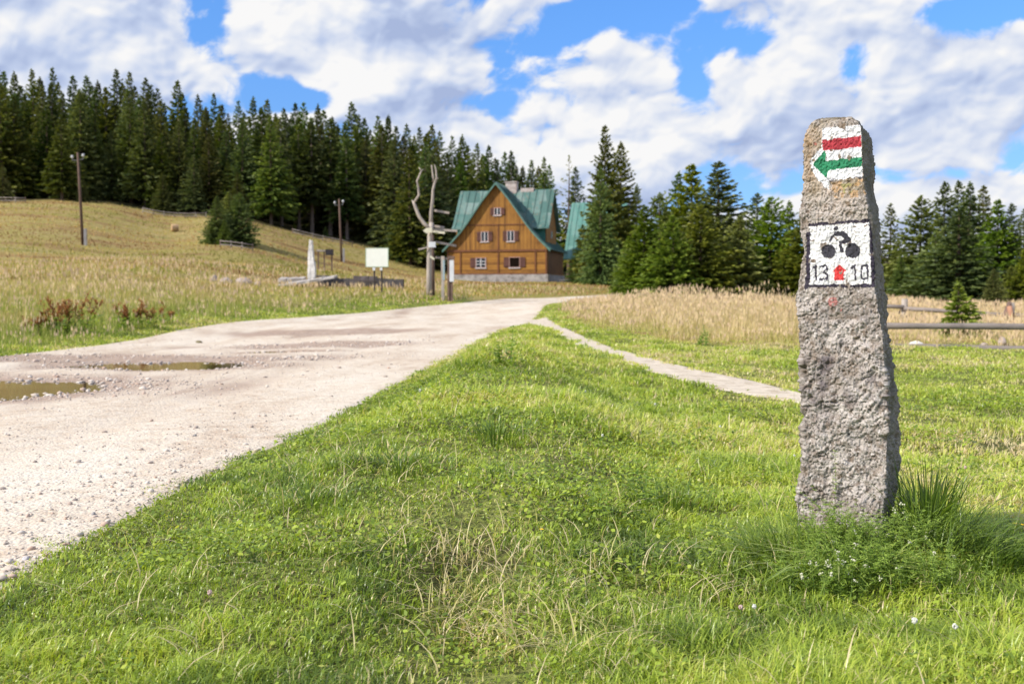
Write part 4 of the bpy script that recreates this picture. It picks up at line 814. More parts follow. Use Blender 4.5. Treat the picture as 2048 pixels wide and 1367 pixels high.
# forked signpost made from a dead tree
D = 46; B = spot(858, D); S = D / FPX
def q(px, py, off=0): p = at(px, py, D + off); return Vector((p[0], p[1], p[2])) - B
sp_ = thing('forked_signpost', 'bare forked silver tree trunk carrying pale direction boards beside the road', 'signpost', tuple(B))
t = MB()
t.tube([q(858, 600), q(858, 560), q(859, 500), q(860, 466), q(863, 445)], [.145, .13, .12, .115, .11], 9, .08); t.tube([q(862, 455), q(862, 425), q(865, 400), q(866, 380), q(870, 362)], [.10, .08, .07, .062, .055], 8, .1)
t.tube([q(870, 366), q(873, 355), q(872, 340), q(869, 329)], [.05, .04, .035, .02], 7, .1); t.tube([q(869, 366), q(866, 352), q(863, 330)], [.05, .04, .025], 7, .1); t.tube([q(873, 358), q(877, 356)], [.04, .02], 5)
t.tube([q(862, 458), q(848, 447), q(838, 432), q(830, 412), q(826, 402)], [.11, .09, .08, .07, .055], 8, .1); t.tube([q(828, 405), q(838, 390), q(836, 372), q(834, 362), q(840, 348), q(843, 341)], [.06, .055, .045, .045, .04, .03], 7, .1); t.tube([q(843, 342), q(838, 335)], [.04, .02], 5); t.tube([q(842, 342), q(847, 339)], [.035, .015], 5); t.tube([q(827, 405), q(824, 400)], [.04, .02], 5)
t.build('trunk', M_grayw, sp_, True)
MB().tube([q(866, 600, .35), q(865, 540, .35), q(864, 470, .3)], [.10, .10, .09], 8, .05).build('support_pole', M_brnw, sp_, True)
M_cream = pmat('cream_board', (.70, .66, .50), var=.15); M_wbd = pmat('white_board', (.66, .68, .70), var=.12)
def arrow(pts, mat, y=-.22, th=.05, name='direction_board'):
    P = [q(*p) for p in pts]; MB().prism([(p.x, p.z) for p in P], y - th, y).build(name, mat, sp_)
arrow([(847, 462), (853, 457), (865, 456), (865, 466), (853, 467)], M_cream); arrow([(858, 484), (872, 484), (872, 495), (858, 495)], M_wbd)
arrow([(837, 497.5), (857, 493), (857, 495.5), (838, 501)], M_grayw, -.15); arrow([(862, 511), (870, 516.5), (869, 520.5), (860, 514.5)], M_cream, -.2)
b = MB()
for p0, p1, off in (((866, 458), (914, 461), .2), ((866, 463), (890, 466), -.1), ((866, 451), (888, 454), .3), ((870, 483), (912, 491), .25), ((868, 420), (898, 425), .2), ((870, 514), (905, 518), .3)):
    a, c = q(*p0), q(*p1); a.y += off; c.y += off; bb = MB(); d_ = c - a; bb.box((a + c) / 2, (d_.length, .04, .10), Matrix.Rotation(-math.atan2(d_.z, d_.x), 3, 'Y')); bb.build('direction_board', M_grayw if off > 0 else M_cream, sp_)
# small post board beside it
D2 = 44; B2 = spot(892, D2)
def q2_(px, py): p = at(px, py, D2); return Vector((p[0] - B2.x, 0, p[2] - B2.z))
ib = thing('info_board', 'narrow wooden information stand with pale panel beside the forked signpost', 'information board', tuple(B2))
for a, c, mt in ((885.5, 512, M_grayw), (898, 514, M_brnw), (902.5, 525, M_brnw)):
    x = q2_(a, 550).x; MB().b2(x - .07, x + .07, -.07, .07, -.4, q2_(a, c).z).build('leg', mt, ib)
x0, x1 = q2_(899.5, 550).x, q2_(908, 550).x; MB().b2(x0, x1, -.13, -.072, q2_(900, 563).z, q2_(900, 520).z).build('panel', M_wbd, ib)
x0, x1 = q2_(896, 550).x, q2_(909, 550).x; MB().b2(x0, x1, -.16, .16, q2_(900, 518.5).z, q2_(900, 512).z).build('roof', M_brnw, ib)
x0, x1 = q2_(888.5, 550).x, q2_(892, 550).x; MB().b2(x0 - .05, x1 - .05, -.10, -.071, q2_(900, 560).z, q2_(900, 520).z).build('notice_strip', pmat('blue_grey_strip', (.30, .40, .43)), ib)
# blank cream board on two posts
D3 = 43; B3 = spot(754, D3)
def q3_(px, py): p = at(px, py, D3); return p[0] - B3.x, p[2] - B3.z
cb = thing('blank_board', 'blank cream rectangular board on two thin dark posts in the long grass', 'signboard', tuple(B3))
(x0, z1), (x1, z0) = q3_(732, 496.5), q3_(776, 533)
MB().b2(x0, x1, -.02, .02, z0, z1).build('board', pmat('cream_sheet', (.86, .87, .79), var=.06, rough=.5), cb, bevel=.008)
b = MB(); b.b2(x0 - .012, x1 + .012, -.026, .026, z1 + .001, z1 + .02); b.b2(x0 - .012, x1 + .012, -.026, .026, z0 - .02, z0 - .001); b.b2(x0 - .02, x0 - .001, -.026, .026, z0, z1); b.b2(x1 + .001, x1 + .02, -.026, .026, z0, z1); b.build('frame', pmat('pale_green_frame', (.45, .60, .42)), cb)
for a in (748.5, 763): x = q3_(a, 550)[0]; MB().tube([(x, .05, -.4), (x, .05, z1 - .1)], .038, 8).build('leg', pmat('dark_post', (.06, .05, .045)), cb); MB().box((x - .01, -.0, z0 - .10), (.10, .08, .12)).build('clamp', M_porc, cb)
# standing stone, ramp slabs and dark low wall
D4 = 50; B4 = spot(622, D4)
def monolith(name, outline, depth, mat, label, cat, loc, sub=3, jit=.015):
    import bmesh
    bm = bmesh.new(); fr = [bm.verts.new((x, -depth / 2, z)) for x, z in outline]; f = bm.faces.new(fr); ex = bmesh.ops.extrude_face_region(bm, geom=[f]); bmesh.ops.translate(bm, verts=[v for v in ex['geom'] if isinstance(v, bmesh.types.BMVert)], vec=(0, depth, 0))
    bmesh.ops.triangulate(bm, faces=bm.faces); bmesh.ops.subdivide_edges(bm, edges=bm.edges, cuts=sub, use_grid_fill=True)
    for v in bm.verts: v.co += Vector((random.uniform(-jit, jit), random.uniform(-jit, jit), random.uniform(-jit, jit)))
    bmesh.ops.recalc_face_normals(bm, faces=bm.faces); me = bpy.data.meshes.new(name); bm.to_mesh(me); bm.free(); o = link(name, me, mat); o.location = loc; return tag(o, label, cat)
def w4(px, py): p = at(px, py, D4); return (p[0] - B4.x, p[2] - B4.z)
M_pale = pmat('pale_granite', (.74, .71, .67), var=.3, vscale=4)
monolith('standing_stone', [w4(*p) for p in ((616, 562), (617, 520), (618.5, 490), (620, 479), (624, 481), (625.5, 495), (627, 515), (630, 530), (631, 545), (630, 562))], .35, M_pale, 'tall slender pale standing stone rising above the slabs on the meadow', 'standing stone', B4)
def slab(name, px0, px1, pya, pyb, depth, mat, label, d, lean=0, ht=.14):
    P0 = at(px0, pya, d); P1 = at(px1, pyb, d); a = Vector(P0); c = Vector(P1); dv = c - a; o = MB(); n = max(3, int(dv.length / .5))
    for k in range(n): o.box((dv.length * (k + .5) / n, depth / 2, -ht / 2), (dv.length / n - .01, depth, ht * random.uniform(.9, 1.1)), jit=.02)
    ob = o.build(name, mat); ob.location = a; ob.rotation_euler = (lean, -math.atan2(dv.z, math.hypot(dv.x, dv.y)), 0); return tag(ob, label, name.replace('_', ' '))
slab('stone_slab', 545, 668, 572, 553, 1.1, pmat('grey_slab', (.42, .385, .36), var=.5, vscale=3), 'long pale stone slab sloping up towards the standing stone', 47.5, .10, .10)
slab('stone_slab', 556, 606, 557, 556, .8, bpy.data.materials['grey_slab'], 'short pale stone slab left of the standing stone', 49.5, .1, .2)
slab('dark_wall', 632, 806, 556.5, 557, .5, pmat('dark_rubble', (.10, .09, .09), var=.5), 'long low dark stone wall behind the blank board', 50.5, 0, .60)
slab('stone_bench', 706, 752, 552, 552.5, .6, pmat('dark_bench', (.13, .11, .11), var=.4), 'raised dark block standing on the low wall left of the blank board', 49.6, 0, .22)
slab('stone_slab', 628, 670, 550.5, 551, .5, pmat('dark_slab', (.14, .125, .12), var=.4), 'thin dark slab lying right of the standing stone', 51.5, 0, .08)
def rock(px, py, w_px, h_px, mat, label, seed, d=None, name='boulder', y0=2, ov=None):
    p = ground(px, py, y0) if d is None else spot(px, d); dd = p[1]; s = dd / FPX; V, F = ico(3); r = np.random.default_rng(seed)
    N3 = fbm(V * 1.3 + seed, 3, seed); V = V * (1 + .28 * N3)[:, None]; V = V * np.array([w_px * s / 2, w_px * s * .42, h_px * s * .62]); V[:, 2] += h_px * s * .28
    o = link(name, npmesh(name, V, tris=F, smooth=False), mat); o.location = (p[0], p[1], p[2]); o.rotation_euler = (0, 0, r.uniform(0, 6)) if w_px < 1.5 * h_px else (0, 0, 0); return tag(o, label, 'rock' if name == 'boulder' else 'stone')
M_rk = pmat('field_stone', (.40, .33, .29), var=.4, bscale=12, vscale=5); M_rkg = pmat('grey_pebble', (.34, .32, .31), var=.35, bscale=60, vscale=20, bdist=.003)
for i, (px, d, w_, h_, lb) in enumerate(((488, 43, 34, 17, 'large grey brown boulder in the long grass left of the slabs'), (452, 42, 24, 13, 'low boulder left of the large one in the grass'), (428, 42, 17, 17, 'upright small boulder at the left end of the row'), (515, 44, 14, 12, 'small pale boulder right of the large one'))): rock(px, 0, w_, h_, M_rk, lb, 60 + i, d=d)
rock(390, 874, 9, 8, M_rkg, 'grey fist sized stone alone on the pale road', 71, name='stone'); rock(187, 1032, 14, 10, M_rkg, 'rounded grey stone on the gravel verge of the road', 72, name='stone')
rock(108, 1108, 10, 8, M_rkg, 'small pointed stone near the lower left gravel', 73, name='stone'); rock(52, 1122, 16, 12, pmat('pale_pebble', (.55, .52, .52), bscale=60, vscale=20, bdist=.003), 'pale stone beside the grass at the lower left', 74, name='stone')
rock(398, 686, 14, 6, pmat('mossy_stone', (.20, .17, .09)), 'flat mossy stone on the far side of the road', 75, name='stone'); rock(2004, 690, 18, 18, M_rk, 'square pale rock behind the near rail fence', 76); rock(1832, 690, 26, 9, M_pale, 'flat white rock in the grass behind the low rail', 77); rock(1968, 692, 16, 8, M_rk, 'small brown rock left of the square one', 78)
rock(470, 905, 14, 6, M_rkg, 'small dark flat stone near the grass edge', 79, name='stone') if False else None
# hay bale
hb = ground(350, 463, 60); Rb_ = 24 / 2 * hb[1] / FPX * .62
hbo = thing('hay_bale', 'round straw bale lying on the hillside meadow', 'hay bale', (hb[0], hb[1], hb[2]), R_(-62))
b = MB(); n = 28; prf = [(0, -.62), (.55, -.62), (.95, -.58), (1, -.45), (1, .45), (.95, .58), (.55, .62), (0, .62)]
vs = []
for r0, z0 in prf:
    for k in range(n): a = 2 * math.pi * k / n; rr = Rb_ * (r0 + .001) * random.uniform(.97, 1.03); vs.append((rr * math.cos(a), z0 * Rb_ * 1.5, rr * math.sin(a) + Rb_ * .96))
b.add(vs, [(i * n + k, i * n + (k + 1) % n, (i + 1) * n + (k + 1) % n, (i + 1) * n + k) for i in range(len(prf) - 1) for k in range(n)])
b.build('straw_roll', pmat('straw', (.46, .30, .16), var=.45, bscale=40, bdist=.05), hbo, True)
b = MB()
for z0 in (-.5, 0, .5): b.tube([(Rb_ * 1.02 * math.cos(a), z0 * Rb_, Rb_ * 1.02 * math.sin(a) + Rb_ * .96) for a in np.linspace(0, 2 * math.pi, 25)], .012, 4, cap=False)
b.build('twine', pmat('pale_twine', (.55, .45, .3)), hbo)
# grey trough / crate stack far on the meadow
tr = spot(650, 78); th = thing('feeding_rack', 'small grey timber rack with dark box at its right end, far up the meadow', 'feeding rack', tuple(tr), .1)
def w7(px, py): p = at(px, py, 78); return p[0] - tr.x, p[2] - tr.z
x0, z1 = w7(634, 500); x1, z0 = w7(651, 509); xa, _ = w7(652, 500); xb, zb = w7(666, 510)
MB().b2(x0, x1, -.4, .4, z1 - .12, z1).build('shelf', M_grayw, th); MB().b2(xa, xb, -.5, .5, zb, z1 + .05).build('box', pmat('black_box', (.04, .035, .04)), th)
for x in (x0 + .1, x1 - .1, xb - .1): MB().b2(x - .05, x + .05, -.05, .05, -.3, z1 - .121 if x < xa else zb - .001).build('leg', M_brnw, th)
# ------------------------------------------------------------------ rail fences
def fence(name, posts, rails, label, rmat=M_railw, pr=.07, rr=.055, group=None, braces=()):
    p0 = Vector(posts[0]) if posts else Vector(rails[0][0]); p0 = Vector((p0.x, p0.y, Hs(p0.x, p0.y))); e = thing(name, label, 'fence', tuple(p0), 0, group)
    for p in posts: x, y, z0, z1 = p; MB().tube([Vector((x, y, z0)) - p0, Vector((x + random.uniform(-.02, .02), y, z1)) - p0], [pr, pr * .9], 9, .06).build('post', M_brnw if random.random() < .6 else M_grayw, e, True)
    for r in rails:
        a = Vector(r[0]); c = Vector(r[-1]); n = max(4, int((c - a).length / .8)); pts = [a.lerp(c, k / n) + Vector((0, 0, random.uniform(-.012, .012))) - p0 for k in range(n + 1)]
        if len(r) > 2: pts = [Vector(v) - p0 for v in r]
        MB().tube(pts, [rr * random.uniform(.9, 1.1) for _ in pts], 9, .05).build('rail', rmat, e, True)
    for a, c, mt in braces: MB().tube([Vector(a) - p0, Vector(c) - p0], [pr * .85, pr * .7], 8, .05).build('brace', mt, e, True)
    return e
def ap(px, py, d): return Vector(at(px, py, d))
def gp(px, py, d, top): P = at(px, py, d); return (P[0], d, P[2] - .15, at(px, top, d)[2])
FD = 16.2
nx0, nx1 = ap(1640, 649.5, FD), ap(2300, 654, FD - .4)
fence('rail_fence', [(nx0.x - .02, FD + .12, Hs(nx0.x, FD) - .2, nx0.z + .12), (nx1.x, FD - .28, Hs(nx1.x, FD) - .2, nx1.z + .12)], [(nx0, nx1), (ap(1640, 692, FD + .1), ap(2300, 699.5, FD - .3))], 'near low fence of a thick round rail with a thin rail lying in the grass', rr=.052)
d5, d6 = 30, 28.5
fence('rail_fence', [gp(1808, 645, d5, 597), gp(2021, 648, d6, 605), gp(2260, 650, 27, 602), gp(1598, 645, 31.5, 597)], [(ap(1598, 606, 31.4), ap(1808, 613, d5 - .15)), (ap(1808, 616, d5 - .15), ap(2016, 631, d6 - .15)), (ap(2021, 629, d6 - .15), ap(2260, 640, 26.9))],
    'farther wooden fence with thick leaning posts behind the little spruce', pr=.10, rr=.060, braces=[(ap(1796, 645, d5 + .3), ap(1809, 606, d5), M_brnw), (ap(2008, 640, d6 - .3), ap(2020, 606, d6), M_brnw), (ap(2025, 648, d6 - .35), ap(2019, 612, d6 - .25), M_redw)])
# rail fences along the forest edge
def far_fence(p, d0, d1, label, n, rr=.045):
    (xa, ya), (xb, yb) = p; A = ap(xa, ya, d0); Bq = ap(xb, yb, d1); posts = []
    pts = []
    for k in range(n + 1):
        v = A.lerp(Bq, k / n); g = Hs(v.x, v.y); v.z = g + .55; posts.append((v.x, v.y + .1, g - .3, g + .65)); pts.append(v)
    rails = []
    for h in (0, -.3): rails.append([v + Vector((0, 0, h)) for v in pts])
    fence('rail_fence', posts, rails, label, pr=.05, rr=rr, group='rail fences along the forest edge')
far_fence(((-30, 400), (50, 405)), 110, 109, 'short pale rail fence below the forest at the far left', 4); far_fence(((285, 425), (412, 436)), 112, 112, 'pale rail fence at the forest edge above the hay bale', 6)
far_fence(((585, 475), (705, 492)), 112, 113, 'rail fence below the bare trunks behind the standing stone', 6); far_fence(((440, 488), (505, 494)), 86, 86, 'rail fence in front of the foot of the meadow thicket', 3, .05)
# ================================================================== GRASS
def blades(x, y, h, wd, lean, t, z=None, seg=3, seed=1, stem=False, az=None, droop=1.0, off=0.0):
    """curved tapering blades; returns verts, quads, tris, t"""
    r = np.random.default_rng(seed); n = len(x); z = H(x, y) if z is None else z
    a = r.uniform(0, 6.283, n) if az is None else az; face = a + r.uniform(-.6, .6, n) + np.pi / 2
    u = np.linspace(0, 1, seg + 1); dx, dy = np.cos(a), np.sin(a); fx, fy = np.cos(face) * wd / 2, np.sin(face) * wd / 2
    V = np.empty((n, 2 * seg + 1, 3)); prof_ = ([1, .9, .62, 0] if seg == 3 else [1, .75, 0] if seg == 2 else [1, .95, .85, .6, 0]) if not stem else [1, .8, .6, .3, 0][:seg + 1]
    for k in range(seg + 1):
        out = lean * h * (u[k] ** 1.8) * droop; up = h * u[k] * (1 - .42 * np.clip(lean, 0, 1.6) * u[k] ** 1.5) + off
        cx, cy, cz = x + dx * out, y + dy * out, z + up - (.01 if k == 0 else 0)
        if k < seg: V[:, 2 * k] = np.stack([cx - fx * prof_[k], cy - fy * prof_[k], cz], -1); V[:, 2 * k + 1] = np.stack([cx + fx * prof_[k], cy + fy * prof_[k], cz], -1)
        else: V[:, 2 * k] = np.stack([cx, cy, cz], -1)
    b = (np.arange(n) * (2 * seg + 1))[:, None]
    Q = np.concatenate([b + np.array([2 * k, 2 * k + 1, 2 * k + 3, 2 * k + 2]) for k in range(seg - 1)]) if seg > 1 else np.zeros((0, 4), int)
    T = b + np.array([2 * seg - 2, 2 * seg - 1, 2 * seg]); return V.reshape(-1, 3), Q, T, np.repeat(t, 2 * seg + 1)
def leaves(x, y, z, ln, wd, tilt, t, seed=1, az=None):
    r = np.random.default_rng(seed); n = len(x); a = r.uniform(0, 6.283, n) if az is None else az; d = np.stack([np.cos(a) * np.cos(tilt), np.sin(a) * np.cos(tilt), np.sin(tilt)], -1)
    rl = r.uniform(-.7, .7, n); s = np.stack([-np.sin(a) * np.cos(rl), np.cos(a) * np.cos(rl), np.sin(rl)], -1); p = np.stack([x, y, z], -1)
    L = ln[:, None]; Wd = wd[:, None] / 2
    V = np.stack([p, p + d * L * .35 + s * Wd, p + d * L * .75 + s * Wd * .8, p + d * L, p + d * L * .75 - s * Wd * .8, p + d * L * .35 - s * Wd], 1)
    b = (np.arange(n) * 6)[:, None]; Q = np.concatenate([b + np.array([0, 1, 2, 5])[None] * 0 + np.array([1, 2, 4, 5])]); T = np.concatenate([b + np.array([0, 1, 5]), b + np.array([2, 3, 4])]); return V.reshape(-1, 3), Q, T, np.repeat(t, 6)
def merge(parts_):
    Vs, Qs, Ts, As = [], [], [], []; o = 0
    for V, Q, T, A in parts_: Vs.append(V); Qs.append(Q + o); Ts.append(T + o); As.append(A); o += len(V)
    return np.concatenate(Vs), np.concatenate(Qs), np.concatenate(Ts), np.concatenate(As)
def mk(name, parts_, mat, parent=None, **tg):
    V, Q, T, A = merge(parts_); o = link(name, npmesh(name, V, Q, T, attrs={'t': A}), mat, parent); tag(o, **tg); return o
def wedge(r0, r1, dens, half=.66, seed=1):
    r = np.random.default_rng(seed); ed = np.geomspace(r0, r1, 40); X = []; Y = []
    for a, b in zip(ed[:-1], ed[1:]):
        n = int(half * (b * b - a * a) * dens((a + b) / 2)); q = np.sqrt(r.uniform(a * a, b * b, n)); th = r.uniform(-half, half, n); X.append(q * np.sin(th)); Y.append(q * np.cos(th))
    return np.concatenate(X), np.concatenate(Y)
M_grass = leafmat('lawn_grass', [(0, (.045, .075, .02)), (.3, (.15, .235, .03)), (.6, (.42, .54, .065)), (.8, (.62, .66, .13)), (.9, (.68, .60, .30)), (1, (.78, .64, .42))], trans=.42, rough=.36, spec=.5, tcol=(1.25, 1.2, .7))
M_straw = leafmat('dry_tall_grass', [(0, (.22, .31, .05)), (.3, (.38, .41, .10)), (.5, (.55, .47, .19)), (.75, (.72, .59, .33)), (1, (.70, .52, .38))], trans=.3, rough=.6, spec=.15, tcol=(1.1, 1.05, .8))
ppx, ppy = float(pc[0]), float(pc[1])
# --- lawn
x, y = wedge(1.55, 46, lambda r: 21000 * (2 / max(r, 2)) ** 1.5, seed=5)
dr = off_road(x, y); dp = off_path(x, y); P = np.c_[x, y]; rr = np.hypot(x, y)
en = .16 * fbm(P * 2.6, 3, 201) + .07 * vnoise(P * 11, 205)
keep = (dr > -.05 + en) & (dp > -.035 + en * 1.0) & (y > .9); ldv = left_dist(x, y); keep &= ~(in_straw_r(x, y) & (rng.random(len(x)) < .75)); keep &= ~((ldv > 2.2) & (rng.random(len(x)) < .8)); keep &= ~((y > 44) & (x > -3)) & (ldv < 6)
bare = fbm(P * 1.4 + 7, 3, 211) + .75 * np.exp(-((x + .12) ** 2 / .035 + (y - 2.6) ** 2 / .5)) + .4 * np.exp(-((x - .75) / .3) ** 2 - ((y - 6.3) / .3) ** 2) + .35 * np.exp(-((x - .35) ** 2 / .1 + (y - 4.0) ** 2 / .1)) + .5 * np.exp(-((x - 2.45) / .25) ** 2 - ((y - 6.1) / .22) ** 2)
keep &= rng.random(len(x)) > np.clip((bare - .32) * 2.4, 0, .75)
x, y, P, rr, dr, bare, ldv = x[keep], y[keep], P[keep], rr[keep], dr[keep], bare[keep], ldv[keep]; n = len(x)
cl = fbm(P * 3.2, 3, 221); cl2 = fbm(P * .7, 3, 225); cl3 = fbm(P * 9, 2, 229)
h = (.040 + .030 * cl2 + .042 * np.clip(cl, -.6, 1) + .018 * cl3) * rng.uniform(.55, 1.35, n); h *= np.clip(.45 + (dr + .05) * 1.6, .35, 1.0)
mound = np.exp(-((x - .1) / .9) ** 2) * np.clip((y - 2.5) / 3, 0, 1) * np.clip((24 - y) / 8, 0, 1); h *= 1 + .35 * mound
h *= np.where(x > 1.6, .80, 1); h += .05 * np.exp(-(((x - ppx) / .45) ** 2 + ((y - ppy) / .4) ** 2)) * rng.random(n); h = np.clip(h, .012, .2)
h *= np.where(rr > 12, 1.25, 1)
tg_ = .60 + .28 * cl2 - .20 * np.clip(cl * 2, 0, 1) + rng.normal(0, .10, n) + .12 * cl3 + .22 * np.clip(bare - .05, 0, .6) + .10 * (x > 1.7) + .07 * (y > 9)
tg_ = np.where(rng.random(n) < .045 + .22 * np.clip(bare, 0, 1), rng.uniform(.85, 1, n), tg_); tg_ = np.clip(tg_, .03, 1)
wd = .0029 * (np.maximum(rr, 2) / 2) ** .78 * rng.uniform(.6, 1.4, n)
ln_ = rng.uniform(.25, 1.5, n); near = rr < 6.5
wind = rng.normal(.5, 1.5, n)
parts_ = [blades(x[near], y[near], h[near], wd[near], ln_[near], tg_[near], seed=11, az=wind[near] + 1.6 * cl[near]), blades(x[~near], y[~near], h[~near], wd[~near], ln_[~near], tg_[~near], seg=2, seed=12)]
# broad small leaves (clover, plantain) in patches
x, y = wedge(1.7, 9, lambda r: 7500 * (2 / max(r, 2)) ** 1.5, seed=25); P = np.c_[x, y]; pt = fbm(P * 2.1 + 40, 3, 241)
k = (off_road(x, y) > .03) & (off_path(x, y) > .03) & (rng.random(len(x)) < np.clip((pt + .02) * 3.2, .08, 1)); x, y, pt = x[k], y[k], pt[k]; n = len(x); sc_ = (np.maximum(np.hypot(x, y), 2) / 2) ** .5
parts_.append(leaves(x, y, H(x, y) + rng.uniform(.008, .050, n), rng.uniform(.008, .018, n) * sc_, rng.uniform(.006, .011, n) * sc_, rng.uniform(-.1, .7, n), np.clip(rng.normal(.46, .12, n), .1, .8), seed=13))
# dry pale stalks lying in the lawn
C0 = [(900, 1130, 60), (905, 1245, 70), (985, 1290, 55), (960, 1190, 30), (1080, 1230, 35), (1250, 1270, 26), (780, 1110, 22), (1170, 1160, 30), (1310, 1150, 18), (860, 1060, 14), (230, 1200, 10), (420, 1320, 12), (1010, 1080, 16), (640, 1000, 10), (1130, 1300, 24), (1400, 1200, 14), (760, 950, 12)]
X = []; Y = []
for px_, py_, n in C0:
    g = ground(px_, py_, 1.2, 20); X.append(rng.normal(g[0], .055, n)); Y.append(rng.normal(g[1], .09, n))
x, y = wedge(1.8, 8, lambda r: 55, seed=33); k = off_road(x, y) > .1; X.append(x[k]); Y.append(y[k]); x = np.concatenate(X); y = np.concatenate(Y); n = len(x)
parts_.append(blades(x, y, rng.uniform(.05, .15, n), rng.uniform(.0022, .0042, n), rng.uniform(.5, 1.7, n), rng.uniform(.86, 1.0, n), seg=4, seed=14))
mk('grass', parts_, M_grass, kind='stuff')
# --- tall straw grass, right of the road and behind the fences
def heads(x, y, z, h, s, t, seed):
    r = np.random.default_rng(seed); n = len(x); out = []
    for k in range(2):
        a = r.uniform(0, 6.28, n); sx, sy = np.cos(a) * s * .5, np.sin(a) * s * .5; lx_ = r.normal(0, .12, n) * h; ly_ = r.normal(0, .12, n) * h; L = s * r.uniform(3.5, 6, n)
        tp = np.stack([x + lx_, y + ly_, z + h + L], -1); bt = np.stack([x + lx_ * .8, y + ly_ * .8, z + h], -1); md = (tp * .45 + bt * .55)
        V = np.stack([bt, md + np.stack([sx, sy, sx * 0], -1), tp, md - np.stack([sx, sy, sx * 0], -1)], 1).reshape(-1, 3); out.append((V, np.arange(n * 4).reshape(-1, 4), np.zeros((0, 3), int), np.repeat(t, 4)))
    return out
def tall(seed, x, y, hh, dens_head, tbase, tvar, width, hs):
    n = len(x); P = np.c_[x, y]; r = np.random.default_rng(seed); cl = fbm(P * .8, 3, seed + 1); c2 = fbm(P * 3, 2, seed + 2)
    h = hh * (1 + .28 * cl + .18 * c2) * r.uniform(.45, 1.12, n); t = np.clip(tbase + tvar * (.55 * c2 + .9 * cl) + r.normal(0, .10, n), 0, .98); z = H(x, y)
    p_ = [blades(x, y, h, width * r.uniform(.6, 1.4, n), r.uniform(.1, .75, n), t, z=z, seg=2, seed=seed)]
    k = r.random(n) < dens_head; xs, ys, zs, h2 = x[k], y[k], z[k], np.minimum(h[k] * 1.12, hh[k] * 1.15 if hasattr(hh, '__len__') else hh * 1.15); w2 = (width[k] if hasattr(width, '__len__') else width)
    p_.append(blades(xs, ys, h2 * 1.05, w2 * .55 + 0 * xs, 0 * xs + .02, np.full(k.sum(), .72), z=zs, seg=2, seed=seed + 5)); p_ += heads(xs, ys, zs, h2, hs * (1 + 0 * xs) if not hasattr(hs, '__len__') else hs[k], r.uniform(.78, 1, k.sum()), seed + 6); return p_
x, y = wedge(14, 66, lambda r: 215 * (16 / r) ** 1.15, half=.60, seed=51); d = np.hypot(x, y); k = in_straw_r(x, y) & (off_road(x, y) > .4) & (off_path(x, y) > .5) & (rng.random(len(x)) < .80 + .5 * fbm(np.c_[x, y] * .8, 2, 66)); x, y, d = x[k], y[k], d[k]
ed = np.clip(segdist(x, y, STRAW_R, True) / 2.2, 0, 1); fz = np.where((y < 30.8) & (x > 6.2), .36, 1.0); fz = np.where((y < 20.5) & (x > 5.8), .30, fz)
pat = fbm(np.c_[x, y] * .55, 3, 64); hh = (.20 + .48 * ed) * (1 + .45 * pat) * np.where((pat < -.18), .62, 1) * fz * np.clip(1 - (d - 27) / 22, .30, 1); mk('straw_grass', tall(60, x, y, hh, .34, .44 + .20 * ed + .25 * pat, .26, .0055 * (d / 16) ** .9 * 1.5, .016 * (d / 16) ** .8), M_straw, kind='stuff')
# --- long grass left of the road
x, y = wedge(10, 62, lambda r: 190 * (12 / r) ** 1.2, half=.62, seed=71); ld = left_dist(x, y); d = np.hypot(x, y)
k = (ld > .15) & (ld < 34); x, y, ld, d = x[k], y[k], ld[k], d[k]; e1 = np.clip((ld - .1) / 2.0, 0, 1)
nn_ = fbm(np.c_[x * .35, y * .18], 3, 77); e2 = np.clip((ld - 1.2 - nn_ * 1.5) / 2.2, 0, 1)
hh = (.11 + .34 * e1) * (1 + .35 * nn_) * np.clip(1.15 - (d - 18) / 34, .30, 1); tb = .09 + .29 * e2 + .30 * nn_ + .10 * fbm(np.c_[x, y] * .12 + 9, 3, 78)
mk('meadow_grass', tall(80, x, y, hh, .09, tb, .26, .0052 * (d / 12) ** .95 * 1.5, .014 * (d / 12) ** .8), M_straw, kind='stuff')
# --- thin cover of tufts on the hillside and in front of the lodge
M_hill = leafmat('hillside_tufts', [(0, (.22, .22, .05)), (.3, (.42, .36, .10)), (.55, (.56, .41, .17)), (.8, (.50, .31, .14)), (1, (.28, .16, .08))], trans=.25, rough=.7, spec=.1)
x, y = wedge(40, 124, lambda r: 16 * (50 / r) ** 1.2, half=.56, seed=91); k = (off_road(x, y) > .8) & ~pip(x, y, FEDGE + [(900, 70), (900, 1500), (-900, 1500), (-900, 112)]) & ~(np.hypot(x - HOUSE.x - 1, y - HOUSE.y - 4) < 7) & (x < 14)
x, y = x[k], y[k]; n = len(x); d = np.hypot(x, y); bn = fbm(np.c_[x * .06 + y * .015, y * .22], 4, 301); b3 = fbm(np.c_[x, y] * .5, 2, 305)
mk('hillside_grass', [blades(x, y, (.20 + .10 * b3) * rng.uniform(.5, 1.2, n), .05 * (d / 60) * rng.uniform(.5, 1.3, n), rng.uniform(.3, 1.2, n), np.clip(.50 + 1.5 * bn + .2 * b3 + rng.normal(0, .10, n), 0, 1), seg=2, seed=92)], M_hill, kind='stuff')
